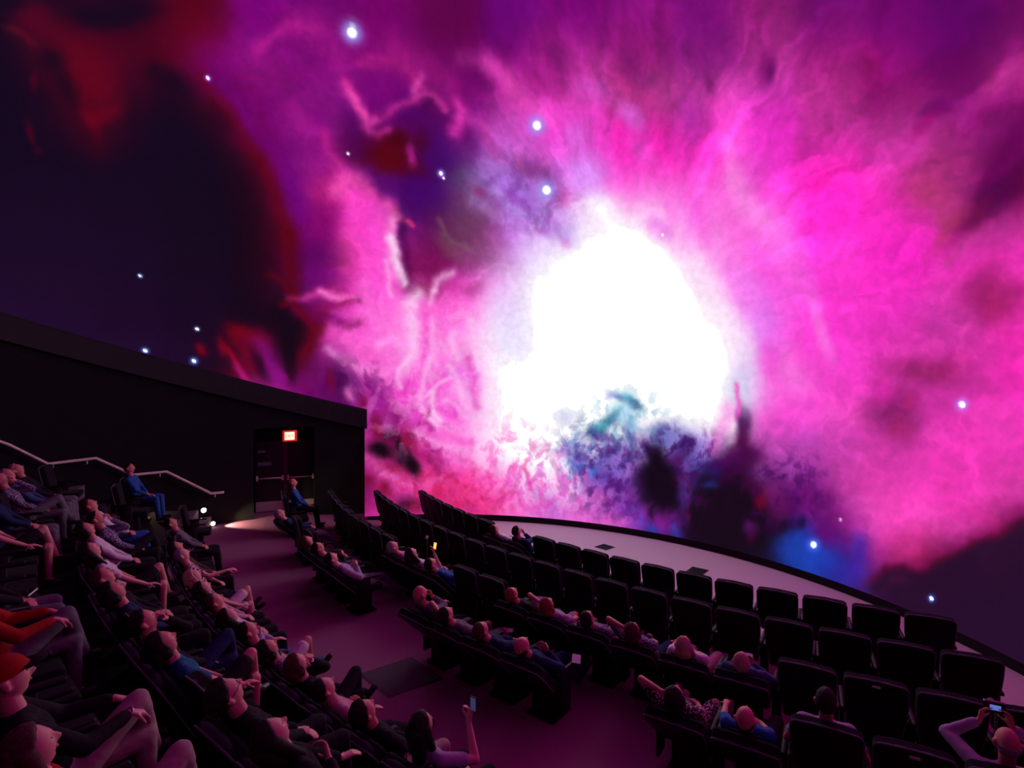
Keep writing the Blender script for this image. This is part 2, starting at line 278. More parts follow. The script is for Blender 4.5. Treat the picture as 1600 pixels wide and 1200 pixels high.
# show map, in dome coordinates: colour fields, clouds, filaments, stars
NB=[
(-6.01,4.25,12,4,28),(-5.28,4.14,12,4,28),(-4.52,4.02,14,4,30),(-3.74,3.9,80,0,25),(-2.93,3.79,125,0,120),(-2.11,3.68,105,0,105),(-1.27,3.56,115,0,100),(-0.43,3.46,90,0,70),
(0.42,3.35,100,0,110),(1.26,3.26,110,0,105),(2.09,3.17,130,10,120),(2.91,3.08,110,5,105),(3.69,3.0,140,20,110),(4.45,2.93,110,10,110),(5.17,2.86,100,0,95),(5.85,2.81,85,0,90),
(6.49,2.75,100,0,90),(-6.2,3.88,14,4,26),(-5.76,3.81,78,5,30),(-5.31,3.74,85,0,25),(-4.92,3.68,60,0,26),(-4.61,3.63,60,0,24),(-4.3,3.59,75,0,24),(-3.89,3.53,100,0,20),
(-3.07,3.41,120,0,120),(-2.23,3.3,130,10,115),(-1.38,3.19,120,0,105),(-0.51,3.09,95,0,70),(0.35,2.99,95,0,105),(1.22,2.9,125,5,115),(2.07,2.81,135,15,110),(2.89,2.73,120,10,120),
(3.7,2.66,150,30,120),(4.47,2.6,125,10,110),(5.2,2.55,105,0,100),(5.89,2.5,95,0,105),(6.55,2.46,120,10,100),(-6.39,3.5,12,4,26),(-6.09,3.45,12,4,26),(-5.87,3.41,80,0,25),
(-5.56,3.36,100,0,25),(-5.17,3.3,95,0,28),(-4.86,3.25,75,0,30),(-4.53,3.21,62,0,18),(-4.25,3.17,90,0,15),(-3.96,3.13,120,0,120),(-3.63,3.08,120,0,118),(-3.21,3.02,150,20,120),
(-2.78,2.97,125,5,115),(-2.35,2.91,125,5,115),(-1.48,2.8,130,10,110),(-0.6,2.7,120,5,110),(0.29,2.61,110,0,100),(0.73,2.57,150,20,120),(1.17,2.52,190,50,150),
(2.04,2.45,160,30,125),(2.89,2.38,160,35,140),(3.7,2.32,190,50,150),(4.49,2.26,150,20,110),(5.24,2.22,130,5,105),(5.94,2.18,110,0,90),(6.6,2.15,170,40,130),(-6.58,3.09,12,4,26),
(-6.12,3.02,14,4,26),(-5.89,2.98,30,2,24),(-5.66,2.95,100,0,25),(-5.34,2.9,115,0,22),(-5.02,2.85,90,0,26),(-4.82,2.82,12,4,26),(-4.53,2.78,12,4,26),(-4.11,2.72,30,3,22),
(-3.81,2.68,90,0,18),(-3.43,2.62,120,0,115),(-2.47,2.5,130,15,120),(-1.58,2.4,110,0,110),(-0.68,2.3,130,10,110),(-0.22,2.26,110,0,105),(0.23,2.21,220,60,170),
(1.13,2.13,235,70,200),(2.02,2.06,200,60,140),(2.88,2.0,195,60,150),(3.72,1.95,185,45,160),(4.52,1.91,185,45,140),(5.27,1.88,150,20,110),(5.99,1.85,110,5,95),
(6.66,1.84,140,15,100),(-6.76,2.68,12,4,26),(-5.99,2.55,14,4,26),(-5.71,2.5,60,0,22),(-5.51,2.47,60,0,24),(-5.26,2.44,14,4,28),(-4.76,2.36,12,4,26),(-4.08,2.27,12,4,26),
(-3.78,2.23,70,0,18),(-3.47,2.19,120,0,110),(-3.03,2.13,130,10,120),(-2.58,2.08,135,15,120),(-2.04,2.02,70,0,90),(-1.67,1.98,100,5,100),(-1.12,1.92,85,0,85),
(-0.75,1.88,130,20,130),(-0.38,1.85,120,20,120),(0.17,1.8,220,80,210),(0.63,1.76,235,60,200),(1.09,1.73,240,60,200),(2.0,1.67,255,30,190),(2.88,1.62,245,45,200),
(3.73,1.58,255,40,210),(4.55,1.55,200,50,160),(5.32,1.53,190,50,150),(6.04,1.52,180,40,140),(6.39,1.51,120,10,110),(6.72,1.51,110,0,85),(-6.94,2.24,12,4,26),(-6.16,2.11,12,4,26),
(-5.34,1.98,12,4,26),(-4.48,1.86,12,4,26),(-3.87,1.78,12,4,22),(-3.55,1.74,85,0,18),(-3.24,1.7,110,0,110),(-2.87,1.66,120,10,125),(-2.51,1.62,170,30,125),(-2.14,1.58,70,0,40),
(-1.76,1.54,85,0,15),(-1.39,1.5,70,0,30),(-1.01,1.47,60,5,110),(-0.54,1.43,85,40,120),(-0.16,1.4,190,110,200),(0.12,1.37,210,110,220),(0.59,1.34,215,90,210),(1.06,1.31,240,50,200),
(1.98,1.26,255,25,185),(2.88,1.22,255,30,190),(3.32,1.21,255,90,220),(3.75,1.19,255,50,220),(4.58,1.18,230,40,180),(5.36,1.17,210,50,170),(6.1,1.17,185,50,130),
(6.45,1.18,130,10,100),(6.79,1.18,100,0,80),(-7.12,1.79,18,5,30),(-6.32,1.65,18,5,30),(-5.49,1.52,16,5,28),(-4.62,1.4,12,4,24),(-3.81,1.3,12,3,20),(-3.49,1.26,90,0,15),
(-3.21,1.22,100,0,140),(-2.79,1.18,180,30,120),(-2.32,1.13,255,60,190),(-2.04,1.1,200,50,120),(-1.75,1.07,80,0,110),(-1.37,1.04,70,0,100),(-0.89,1.0,80,30,100),
(-0.6,0.98,120,70,115),(-0.21,0.95,150,80,190),(0.07,0.93,160,90,220),(0.55,0.9,190,120,220),(1.03,0.88,240,130,240),(1.51,0.85,250,60,210),(1.97,0.84,250,50,210),
(2.89,0.81,255,60,210),(3.34,0.8,255,120,225),(3.77,0.8,255,50,210),(4.62,0.79,255,25,180),(5.41,0.8,235,40,180),(5.79,0.81,185,50,120),(6.16,0.82,190,45,140),(6.58,0.83,80,0,75),
(6.86,0.84,150,20,95),(-7.29,1.32,20,6,32),(-6.48,1.18,20,6,32),(-5.63,1.05,18,5,30),(-4.75,0.92,14,4,25),(-3.83,0.81,12,3,20),(-3.65,0.79,30,2,18),(-3.43,0.76,115,0,15),
(-3.18,0.73,105,0,140),(-2.8,0.69,135,0,105),(-2.41,0.66,250,50,190),(-2.02,0.62,255,60,205),(-1.78,0.6,255,110,220),(-1.62,0.59,60,0,80),(-1.34,0.56,60,0,80),
(-0.95,0.53,90,10,70),(-0.56,0.51,100,50,90),(-0.21,0.49,190,60,180),(0.23,0.46,200,110,235),(0.62,0.44,205,150,245),(1.01,0.43,240,190,250),(1.49,0.41,255,235,255),
(1.97,0.4,255,120,220),(2.44,0.39,250,80,225),(2.91,0.39,255,60,210),(3.45,0.38,255,70,215),(3.8,0.39,255,110,230),(4.24,0.39,250,40,205),(4.66,0.4,255,40,210),
(5.47,0.42,245,40,190),(6.22,0.45,200,50,160),(6.58,0.47,180,50,140),(6.93,0.49,200,50,150),(-7.45,0.84,22,6,35),(-6.63,0.7,22,6,34),(-5.77,0.56,20,5,32),(-4.87,0.43,16,4,26),
(-3.94,0.32,12,3,20),(-3.66,0.28,50,0,18),(-3.42,0.26,100,0,15),(-3.18,0.23,100,0,110),(-2.79,0.19,110,0,95),(-2.54,0.17,200,50,130),(-2.25,0.14,255,60,200),
(-1.95,0.12,255,90,215),(-1.78,0.11,255,190,240),(-1.6,0.09,110,0,60),(-1.2,0.07,100,0,60),(-0.8,0.04,95,0,90),(-0.45,0.02,220,60,180),(-0.1,0.0,200,130,240),
(0.3,-0.01,225,190,252),(0.7,-0.03,245,225,255),(1.19,-0.04,255,250,255),(1.97,-0.05,255,255,255),(2.45,-0.05,255,230,255),(2.92,-0.05,255,130,235),(3.39,-0.04,255,70,215),
(3.84,-0.04,250,50,210),(4.71,-0.01,255,60,215),(5.53,0.03,240,30,190),(6.29,0.08,245,40,190),(7.0,0.14,245,40,190),(-7.61,0.34,24,6,38),(-6.77,0.19,24,6,36),(-5.9,0.05,22,5,34),
(-4.99,-0.08,18,4,28),(-3.85,-0.21,12,3,20),(-3.65,-0.24,60,0,18),(-3.36,-0.27,70,10,110),(-3.06,-0.29,130,10,110),(-2.76,-0.32,150,20,100),(-2.36,-0.35,255,70,210),
(-1.96,-0.39,255,90,215),(-1.71,-0.4,255,120,225),(-1.5,-0.42,255,160,235),(-1.25,-0.43,140,0,80),(-0.89,-0.45,250,60,200),(-0.43,-0.47,250,110,225),(-0.03,-0.49,235,190,255),
(0.48,-0.5,250,245,255),(1.49,-0.51,255,255,255),(2.47,-0.51,255,255,255),(2.9,-0.5,255,220,250),(3.23,-0.49,255,110,225),(3.6,-0.48,245,60,215),(3.88,-0.47,240,80,220),
(4.76,-0.42,250,50,200),(5.59,-0.36,245,40,190),(6.36,-0.3,225,50,175),(6.8,-0.25,175,30,110),(7.08,-0.23,225,40,170),(-7.76,-0.17,28,7,42),(-6.91,-0.33,26,6,40),
(-6.02,-0.47,24,5,36),(-5.09,-0.6,20,4,30),(-4.13,-0.72,14,3,22),(-3.83,-0.75,12,3,16),(-3.64,-0.77,14,3,16),(-3.39,-0.79,110,0,20),(-3.13,-0.82,110,0,90),(-2.83,-0.84,200,40,150),
(-2.53,-0.87,255,90,210),(-2.12,-0.89,250,90,210),(-1.65,-0.92,255,210,245),(-1.08,-0.95,250,100,210),(-0.67,-0.97,255,140,230),(-0.25,-0.98,240,190,250),(0.16,-0.99,250,240,255),
(0.99,-1.0,255,255,255),(2.0,-0.99,255,255,255),(2.98,-0.96,255,255,255),(3.37,-0.94,250,150,240),(3.74,-0.92,225,120,240),(4.11,-0.9,250,70,215),(4.82,-0.84,250,50,205),
(5.66,-0.77,235,45,190),(6.21,-0.71,195,50,160),(6.66,-0.66,195,50,150),(7.16,-0.59,245,40,180),(-7.89,-0.7,28,7,42),(-7.03,-0.86,28,7,42),(-6.13,-1.01,28,7,42),
(-5.19,-1.14,26,5,38),(-4.75,-1.19,20,3,26),(-4.41,-1.23,110,0,20),(-4.11,-1.26,110,0,90),(-3.81,-1.3,14,3,16),(-3.66,-1.31,14,3,16),(-3.45,-1.33,90,0,15),(-3.2,-1.35,110,10,110),
(-2.89,-1.37,190,40,160),(-2.47,-1.4,255,90,205),(-1.95,-1.44,255,110,215),(-1.69,-1.45,255,200,240),(-1.11,-1.47,255,140,220),(-0.58,-1.49,250,190,250),(-0.16,-1.5,250,235,255),
(1.0,-1.5,255,255,255),(2.03,-1.47,255,255,255),(3.02,-1.42,255,255,255),(3.31,-1.41,250,220,255),(3.7,-1.38,235,160,245),(4.16,-1.34,250,60,210),(4.88,-1.27,250,60,210),
(5.56,-1.2,225,50,180),(5.97,-1.15,200,45,150),(6.52,-1.08,215,45,165),(7.25,-0.97,245,40,180),(-4.48,-1.78,60,0,22),(-4.17,-1.82,160,30,130),(-3.87,-1.84,160,20,150),
(-3.56,-1.87,110,0,80),(-3.25,-1.9,110,10,110),(-2.93,-1.92,60,0,70),(-2.62,-1.94,140,20,120),(-2.3,-1.96,200,40,170),(-1.98,-1.98,250,60,200),(-1.55,-1.99,250,80,210),
(-1.12,-2.01,255,150,230),(-0.48,-2.02,250,170,240),(-0.05,-2.02,250,220,255),(1.02,-2.01,255,255,255),(2.06,-1.96,255,255,255),(3.07,-1.9,255,255,255),(3.36,-1.88,255,225,255),
(3.65,-1.85,225,210,255),(4.04,-1.81,255,80,215),(4.5,-1.77,250,90,215),(4.95,-1.71,250,60,205),(5.81,-1.6,205,45,155),(6.21,-1.54,185,40,145),(6.6,-1.48,220,50,170),
(7.34,-1.35,245,40,180),(-2.43,-2.51,150,20,140),(-2.11,-2.52,140,20,110),(-1.78,-2.53,180,40,150),(-1.45,-2.54,250,90,210),(-1.02,-2.55,255,150,230),(-0.47,-2.55,255,190,250),
(0.18,-2.55,255,250,255),(0.83,-2.53,255,255,255),(1.68,-2.49,245,250,255),(2.62,-2.43,255,255,255),(3.12,-2.38,255,255,255),(3.37,-2.36,255,230,255),(3.57,-2.34,190,50,160),
(3.91,-2.3,250,70,210),(4.48,-2.23,250,60,210),(5.02,-2.16,240,70,190),(5.89,-2.02,170,45,130),(6.29,-1.95,215,50,170),(6.69,-1.88,245,50,180),(7.43,-1.73,245,50,190),
(-2.44,-3.07,220,60,170),(-2.17,-3.08,150,20,80),(-1.78,-3.09,160,30,110),(-1.45,-3.1,240,80,190),(-1.01,-3.1,255,110,215),(-0.46,-3.1,255,190,245),(0.21,-3.08,255,250,255),
(0.86,-3.06,245,240,255),(1.4,-3.03,170,150,225),(1.83,-3.0,150,110,200),(2.15,-2.97,120,70,160),(2.67,-2.93,110,80,190),(3.08,-2.88,160,120,230),(3.49,-2.84,120,40,160),
(3.83,-2.79,90,0,80),(4.17,-2.75,190,80,180),(4.64,-2.68,200,70,180),(5.1,-2.6,210,60,170),(5.97,-2.45,215,55,170),(6.78,-2.29,245,50,185),(7.52,-2.12,235,50,180),
(-2.44,-3.64,130,10,90),(-2.0,-3.65,230,80,170),(-1.32,-3.66,230,60,170),(-0.76,-3.66,240,50,160),(-0.2,-3.64,255,130,225),(0.47,-3.62,252,215,252),(1.13,-3.58,250,190,250),
(1.67,-3.53,170,110,220),(2.1,-3.5,130,60,180),(2.42,-3.46,60,10,60),(2.84,-3.42,120,50,130),(3.15,-3.38,110,60,180),(3.36,-3.35,40,10,60),(3.66,-3.31,15,3,18),
(3.96,-3.27,60,5,50),(4.25,-3.22,120,30,130),(4.73,-3.14,130,35,150),(5.19,-3.06,180,60,150),(5.63,-2.97,235,60,180),(6.06,-2.88,240,60,185),(6.87,-2.7,240,50,180),
(7.62,-2.51,235,60,180),(-1.98,-4.11,200,40,150),(-1.3,-4.11,210,40,120),(-0.62,-4.1,225,50,130),(0.06,-4.08,250,130,215),(0.73,-4.04,230,130,220),(1.39,-3.98,245,120,220),
(1.83,-3.94,180,70,190),(2.26,-3.9,130,20,120),(2.69,-3.85,130,20,130),(3.01,-3.8,40,10,70),(3.32,-3.76,15,3,18),(3.82,-3.68,15,3,18),(4.22,-3.62,60,5,50),(4.51,-3.57,90,10,95),
(4.89,-3.49,110,15,110),(5.26,-3.42,140,30,130),(5.62,-3.34,200,60,160),(6.14,-3.23,245,60,190),(6.95,-3.03,240,50,180),(7.4,-2.91,220,55,165),(7.69,-2.82,190,40,140),
(-1.04,-4.56,190,40,100),(-0.36,-4.54,220,50,120),(0.78,-4.47,210,90,200),(1.45,-4.41,235,90,210),(2.11,-4.34,150,60,190),(2.75,-4.25,110,10,120),(3.02,-4.21,30,10,60),
(3.38,-4.16,15,3,18),(4.29,-4.0,15,3,18),(4.63,-3.93,15,40,120),(4.96,-3.86,20,50,170),(5.42,-3.76,100,0,100),(5.78,-3.68,170,50,150),(6.21,-3.57,240,70,180),
(6.71,-3.44,235,70,180),(7.03,-3.36,215,55,160),(7.41,-3.25,110,5,50),(7.77,-3.14,32,8,38),(2.39,-4.72,110,10,110),(3.45,-4.56,15,3,18),(4.36,-4.38,15,3,25),(4.75,-4.3,15,60,160),
(5.13,-4.21,20,70,180),(5.5,-4.13,60,10,120),(5.86,-4.04,130,30,160),(6.12,-3.97,200,40,140),(6.38,-3.9,190,30,110),(6.63,-3.83,150,10,60),(6.95,-3.74,32,6,36),
(7.49,-3.57,32,8,38),(7.86,-3.45,32,8,38),(4.54,-4.74,15,5,30),(5.49,-4.51,20,50,160),(5.85,-4.42,40,30,140),(6.08,-4.35,60,10,50),(6.38,-4.27,32,8,38),(6.79,-4.14,32,8,38),
(7.19,-4.02,32,8,38),(7.94,-3.77,34,9,40),(5.62,-5.06,25,6,34),(6.51,-4.79,34,9,40),(7.32,-4.51,34,9,42),(8.07,-4.24,34,9,42),(7.52,-5.25,34,9,42),(8.26,-4.94,34,9,42),
(-11,-6,14,4,26),(-11,-2,14,4,26),(-11,3,14,4,26),(-11,8,14,4,26),(-14,-6,14,4,26),(-14,-2,14,4,26),(-14,3,14,4,26),(-14,8,14,4,26),(-18,-6,14,4,26),(-18,-2,14,4,26),
(-18,3,14,4,26),(-18,8,14,4,26),(-24,-6,14,4,26),(-24,-2,14,4,26),(-24,3,14,4,26),(-24,8,14,4,26),(-9,6,14,4,26),(-5,7,70,0,40),(0,7,90,0,95),(5,7,95,0,90),(9,6,120,10,95),
(0,11,50,0,60),(6,11,60,0,60),(-6,11,14,4,26),(0,17,16,3,26),(9,14,30,2,36),(-9,15,12,3,24),(11,3,200,35,150),(11,-1,200,35,150),(11,-5,32,8,38),(15,2,110,10,90),(15,-4,24,6,30),
(20,0,20,4,28),(22,10,14,3,24),(-4,-9,30,4,30),(3,-9,15,3,18),(9,-9,30,6,34),(0,26,10,3,20),(30,0,10,3,20),
]
NBL=[
(6.41,0.61,1.48,2.0,5.98,-4.06,120,10,80,0.7),(6.75,1.04,2.32,3.27,3.86,-2.38,95,0,70,0.7),(4.19,-0.03,7.27,4.33,0.86,-1.71,255,120,230,0.6),
(3.62,0.55,8.58,4.81,0.8,-1.77,255,130,230,0.6),(0.36,-2.97,1.52,0.09,0.07,-2.07,255,250,255,0.85),(0.72,-2.53,1.85,0.1,0.08,-2.37,255,255,255,0.8),
(0.28,-2.23,1.86,0.06,0.02,-1.58,255,250,255,0.7),(0.05,-1.6,1.89,0.0,-0.01,-1.61,250,235,255,0.6),(-2.26,0.93,5.15,-0.03,0.2,-2.65,255,60,195,0.7),
(-2.22,0.34,3.88,-0.05,0.11,-2.04,255,60,205,0.75),(-2.04,-0.18,2.91,-0.36,-0.17,-2.24,255,75,210,0.7),(-2.17,-0.89,2.42,-0.23,-0.16,-2.37,255,85,210,0.6),
(-2.55,-1.08,2.84,-0.28,-0.23,-3.12,250,80,205,0.6),(-1.73,-1.23,2.39,-0.16,-0.1,-1.89,255,140,225,0.5),(-2.17,-1.64,1.89,-0.12,-0.13,-2.3,255,110,215,0.5),
(-1.06,-0.64,2.85,-0.21,-0.12,-2.45,250,70,200,0.6),(-1.1,-1.37,2.37,-0.1,-0.07,-1.9,255,110,220,0.5),(-1.23,-2.22,1.54,-0.02,-0.04,-1.84,255,110,220,0.4),
(-1.81,0.7,7.26,-1.14,-0.38,-4.32,250,70,200,0.6),(1.64,-0.8,0.53,0.68,0.81,-0.69,255,255,255,1.0),(2.46,-1.84,1.16,0.1,0.08,-1.36,255,255,255,1.0),
(0.59,-1.91,1.26,0.04,0.02,-1.21,255,255,255,0.9),(3.31,-2.22,3.93,2.47,1.02,-1.76,255,255,255,0.9),(1.98,-0.14,1.32,1.19,1.32,-1.65,255,255,255,0.9),
(2.93,-0.96,2.74,2.27,1.05,-1.39,255,250,255,0.8),(1.4,0.55,3.19,3.8,2.58,-2.47,250,230,255,0.8),(1.31,0.69,5.06,5.97,3.86,-3.76,255,250,255,0.7),
(1.78,0.22,5.95,4.86,1.56,-2.19,255,250,255,0.7),(1.47,-1.59,0.81,0.04,0.02,-0.91,255,255,255,0.9),(-0.6,0.6,2.6,-0.77,-0.47,-1.97,95,55,85,0.55),
(-0.55,1.02,4.29,-0.54,-0.37,-4.96,130,75,120,0.5),(-0.64,0.13,1.95,-1.15,-2.16,-4.07,110,60,90,0.5),(-0.67,1.21,5.76,-0.8,-0.55,-6.89,75,60,95,0.6),
(-0.99,0.15,2.74,-3.32,-9.38,-8.13,120,80,90,0.5),(-0.64,-0.46,9.77,-0.64,-0.45,-9.99,170,50,130,0.5),(-0.41,0.96,13.97,10.14,7.52,-11.42,140,20,90,0.7),
(0.42,1.22,3.35,-2.52,-5.91,-9.34,120,40,90,0.75),(0.16,0.83,3.14,-2.13,-7.75,-13.23,150,50,170,0.6),(0.82,0.82,8.67,-0.54,-0.41,-7.98,200,50,150,0.5),
(0.62,0.44,6.39,-0.36,-0.4,-9.04,220,80,200,0.5),(0.85,0.18,16.93,-0.63,-0.46,-13.43,250,150,220,0.6),(-1.1,2.0,3.03,-1.19,-1.25,-4.59,75,0,80,0.8),
(-1.25,2.19,4.52,1.76,2.7,-7.03,70,0,90,0.6),(-0.96,2.26,7.72,-1.55,-1.03,-9.87,60,0,60,0.6),(-0.73,2.01,6.53,1.37,1.08,-4.84,85,0,80,0.5),
(-1.75,1.58,2.6,-1.28,-1.58,-4.21,85,0,10,0.85),(-1.52,1.81,7.57,-1.52,-1.14,-11.26,70,0,5,0.8),(-1.15,1.73,8.8,-1.61,-0.78,-8.07,75,0,10,0.7),
(-2.03,1.61,4.75,-2.92,-3.34,-6.82,80,0,10,0.6),(-1.51,1.38,3.33,-1.37,-3.17,-10.29,90,0,10,0.7),(-2.15,1.74,4.71,0.71,0.96,-4.3,70,0,90,0.6),
(-1.96,1.26,2.64,-1.86,-4.45,-7.4,70,0,110,0.7),(-1.0,1.51,4.76,-0.79,-0.25,-2.79,60,0,100,0.6),(-1.27,1.03,2.49,-0.85,-1.22,-4.68,60,0,100,0.6),
(-1.5,0.86,5.11,-0.79,-0.3,-3.52,62,0,95,0.7),(-1.66,0.54,14.43,-2.09,-0.32,-3.96,50,0,70,0.9),(-1.66,0.1,12.36,1.1,0.61,-4.59,70,0,70,0.9),
(-1.48,0.23,5.0,-0.62,-0.25,-3.39,110,0,90,0.6),(-1.37,-0.12,3.29,-0.34,-0.3,-4.54,115,5,75,0.8),(-1.45,-0.42,5.43,-0.51,-0.61,-9.83,110,0,60,0.8),
(-1.69,-0.2,10.55,2.61,1.24,-4.4,80,0,60,0.8),(-1.35,1.56,20.98,-3.82,-0.76,-7.93,180,30,140,0.8),(-0.53,1.82,10.63,-1.71,-0.66,-7.23,90,0,90,0.8),
(-0.46,1.64,7.54,-1.13,-0.45,-5.2,95,20,110,0.6),(-1.79,2.29,3.6,-0.86,-0.47,-4.15,110,0,110,0.5),(-1.47,2.47,2.72,-0.64,-0.51,-4.57,115,0,110,0.5),
(-1.91,2.73,11.02,-2.94,-1.6,-13.35,100,0,110,0.6),(-2.61,1.77,8.93,-0.84,0.06,-2.8,130,0,130,0.4),(-2.64,2.22,7.74,-2.07,-0.68,-5.66,140,0,135,0.4),
(-0.23,2.5,4.03,-3.59,-4.71,-6.93,110,0,105,0.6),(-0.59,2.74,2.48,-1.61,-2.54,-5.47,95,0,80,0.5),(-2.77,0.74,4.28,-0.82,-0.31,-3.0,120,0,95,0.7),
(-2.68,1.17,4.73,-1.0,-0.56,-5.24,190,30,120,0.4),(-2.98,0.21,2.66,-0.46,-0.54,-5.48,80,0,90,0.6),(-2.98,-0.09,3.34,-0.52,-0.92,-9.7,110,0,120,0.5),
(-2.53,0.22,5.59,-0.88,-0.3,-3.32,215,60,140,0.5),(-3.59,-0.83,5.49,0.14,0.27,-3.13,14,3,18,0.95),(-3.72,-0.65,7.11,-1.07,-0.53,-5.19,14,3,18,0.8),
(-3.46,-1.0,6.37,-3.1,-4.16,-8.26,20,3,16,0.8),(-3.7,-1.25,12.23,0.51,0.32,-3.53,14,3,16,0.9),(-3.69,-1.58,13.87,0.34,0.27,-4.53,20,3,16,0.8),
(-3.34,-0.69,5.61,-2.81,-4.68,-9.27,90,0,20,0.8),(-3.17,-0.87,6.73,-4.78,-2.55,-3.4,90,0,20,0.8),(-3.4,-1.28,10.02,-6.9,-2.14,-2.84,100,0,20,0.7),
(-4.41,-0.9,5.67,-2.88,-4.41,-8.06,110,0,20,0.9),(-4.23,-1.03,4.38,-1.37,-1.93,-6.24,110,0,22,0.8),(-4.15,-1.21,6.46,2.41,2.57,-5.33,120,10,100,0.8),
(-4.32,-1.35,9.05,3.37,2.05,-4.23,110,0,30,0.7),(-4.6,-1.32,22.48,8.92,1.84,-3.49,130,0,30,0.95),(-4.48,-1.62,16.34,9.58,2.79,-3.81,180,20,120,0.8),
(-4.73,-1.14,16.35,2.73,3.03,-11.27,120,0,30,0.8),(-5.05,-1.12,14.93,6.36,5.43,-9.24,110,0,25,0.95),(-3.99,-1.55,8.5,4.23,2.03,-3.33,150,10,140,0.6),
(-4.19,-1.48,12.81,4.92,1.87,-3.81,20,2,20,0.7),(-5.72,3.97,5.23,-2.58,-1.41,-8.88,80,0,30,0.8),(-5.0,3.87,2.96,-1.83,-2.56,-8.26,14,4,26,0.85),
(-4.58,3.89,3.02,-1.36,-1.35,-8.99,12,4,26,0.7),(-6.01,3.87,7.58,-7.75,-14.24,-16.95,80,10,30,0.8),(-5.91,3.75,5.71,-7.44,-14.6,-10.81,85,5,30,0.7),
(-5.62,2.63,14.24,0.61,1.55,-5.44,100,0,22,0.8),(-5.4,2.64,4.89,-0.62,1.39,-11.9,110,0,25,0.6),(-4.94,2.84,11.63,-4.49,-0.42,-2.84,25,2,24,0.5),
(-6.09,3.23,24.57,-11.03,-1.55,-9.63,75,0,25,0.8),(-6.42,2.55,24.25,-3.94,1.0,-8.42,70,0,25,0.8),(-6.43,2.29,23.88,-9.37,-3.51,-21.32,70,0,25,0.6),
(-5.77,3.48,6.06,-6.75,-4.85,-4.67,15,4,24,0.7),(-5.74,3.13,9.76,0.12,1.15,-4.21,15,4,24,0.6),(-4.61,3.12,8.34,-3.29,-1.72,-11.71,20,3,24,0.6),
(-4.38,2.93,3.53,-4.24,-5.69,-5.01,14,4,26,0.7),(-4.81,3.16,9.8,-3.96,-0.58,-3.91,80,0,30,0.3),(-2.0,-2.97,11.48,6.32,1.66,-2.97,13,3,18,0.9),
(-1.87,-3.29,8.21,0.11,-0.16,-7.38,13,3,18,0.9),(-2.26,-3.12,5.8,-2.68,-5.16,-9.98,14,2,10,0.95),(-2.17,-2.86,5.67,-4.83,-6.82,-7.49,30,2,14,0.9),
(-2.35,-2.68,15.24,2.22,0.87,-6.29,110,5,20,0.8),(-1.72,-3.41,11.24,6.56,3.65,-6.31,12,2,10,0.9),(-1.78,-2.98,7.99,4.49,2.72,-4.82,120,0,20,0.6),
(-2.09,-3.48,6.18,-1.53,-3.18,-10.65,130,10,50,0.6),(-2.21,-3.82,11.19,0.3,-0.21,-8.72,120,5,40,0.8),(-2.5,-3.64,11.28,0.14,-0.43,-12.44,110,5,40,0.7),
(-1.76,-4.06,4.43,0.21,-0.06,-8.75,20,2,14,0.8),(-2.92,-1.81,9.47,0.86,0.46,-4.11,50,0,60,0.8),(-2.72,-1.93,7.87,-0.51,-0.32,-5.02,70,0,80,0.6),
(-3.09,-1.85,13.59,-1.06,-0.48,-6.44,110,0,40,0.8),(-2.79,-2.1,11.76,-0.7,-0.64,-9.99,230,110,190,0.7),(-2.3,-2.07,7.64,1.59,0.98,-4.44,110,0,110,0.6),
(-2.58,-2.22,15.59,-0.76,-0.51,-8.98,120,0,40,0.7),(-2.16,-2.63,11.51,-0.24,-0.36,-8.94,220,80,200,0.6),(-2.0,-2.53,7.68,-0.16,-0.34,-8.99,120,10,90,0.6),
(-1.33,-3.38,7.49,0.22,-0.03,-5.57,170,30,120,0.7),(-1.5,-3.27,6.44,0.14,-0.11,-8.91,150,10,90,0.6),(-1.21,-3.77,2.09,-0.66,-1.88,-5.3,225,40,90,0.5),
(-0.63,-3.99,2.53,-0.5,-1.48,-6.28,215,35,90,0.5),(-0.67,-4.16,8.81,0.66,0.3,-11.13,140,10,100,0.6),(-1.09,-3.94,8.86,0.51,0.12,-11.08,160,10,80,0.6),
(-0.69,-3.99,1.77,0.12,0.08,-3.43,240,60,150,0.6),(-1.4,-2.22,1.87,3.02,7.89,-4.73,240,60,200,0.5),(-1.02,-2.44,3.48,-2.94,-4.3,-5.03,230,40,190,0.7),
(-1.23,-2.0,7.75,0.51,0.18,-3.08,255,90,215,0.5),(-1.66,-1.99,7.21,-2.87,-1.6,-3.88,250,50,200,0.6),(-1.87,-1.87,11.72,-0.52,-0.21,-4.6,240,40,190,0.5),
(-0.85,-1.91,3.63,-2.18,-3.46,-5.74,230,60,215,0.5),(-0.05,-1.19,3.48,1.23,0.78,-2.32,215,200,250,0.45),(-0.13,-0.63,4.63,1.52,0.76,-2.39,230,190,250,0.4),
(1.63,-2.55,4.73,5.04,13.41,-13.42,40,80,130,0.95),(1.51,-2.63,4.71,5.01,11.11,-11.13,40,120,140,0.8),(1.38,-2.74,5.23,4.36,8.24,-10.62,110,190,210,0.7),
(1.75,-2.23,7.08,-3.59,-10.81,-22.17,70,70,150,0.8),(1.93,-2.25,6.11,-3.06,-10.73,-22.33,40,150,170,0.85),(2.01,-2.31,8.58,-4.25,-8.52,-17.92,40,70,120,0.9),
(1.6,-2.17,10.02,6.83,12.87,-20.46,170,160,230,0.6),(1.83,-2.43,5.93,0.49,0.32,-5.44,150,215,235,0.6),(1.4,-2.77,9.3,0.75,0.6,-10.65,30,110,120,0.8),
(1.96,-2.63,9.48,0.01,-0.07,-4.09,150,190,230,0.6),(1.94,-2.78,18.81,1.81,0.7,-9.72,80,110,180,0.7),(1.72,-2.75,13.38,1.19,0.52,-8.06,240,245,255,0.8),
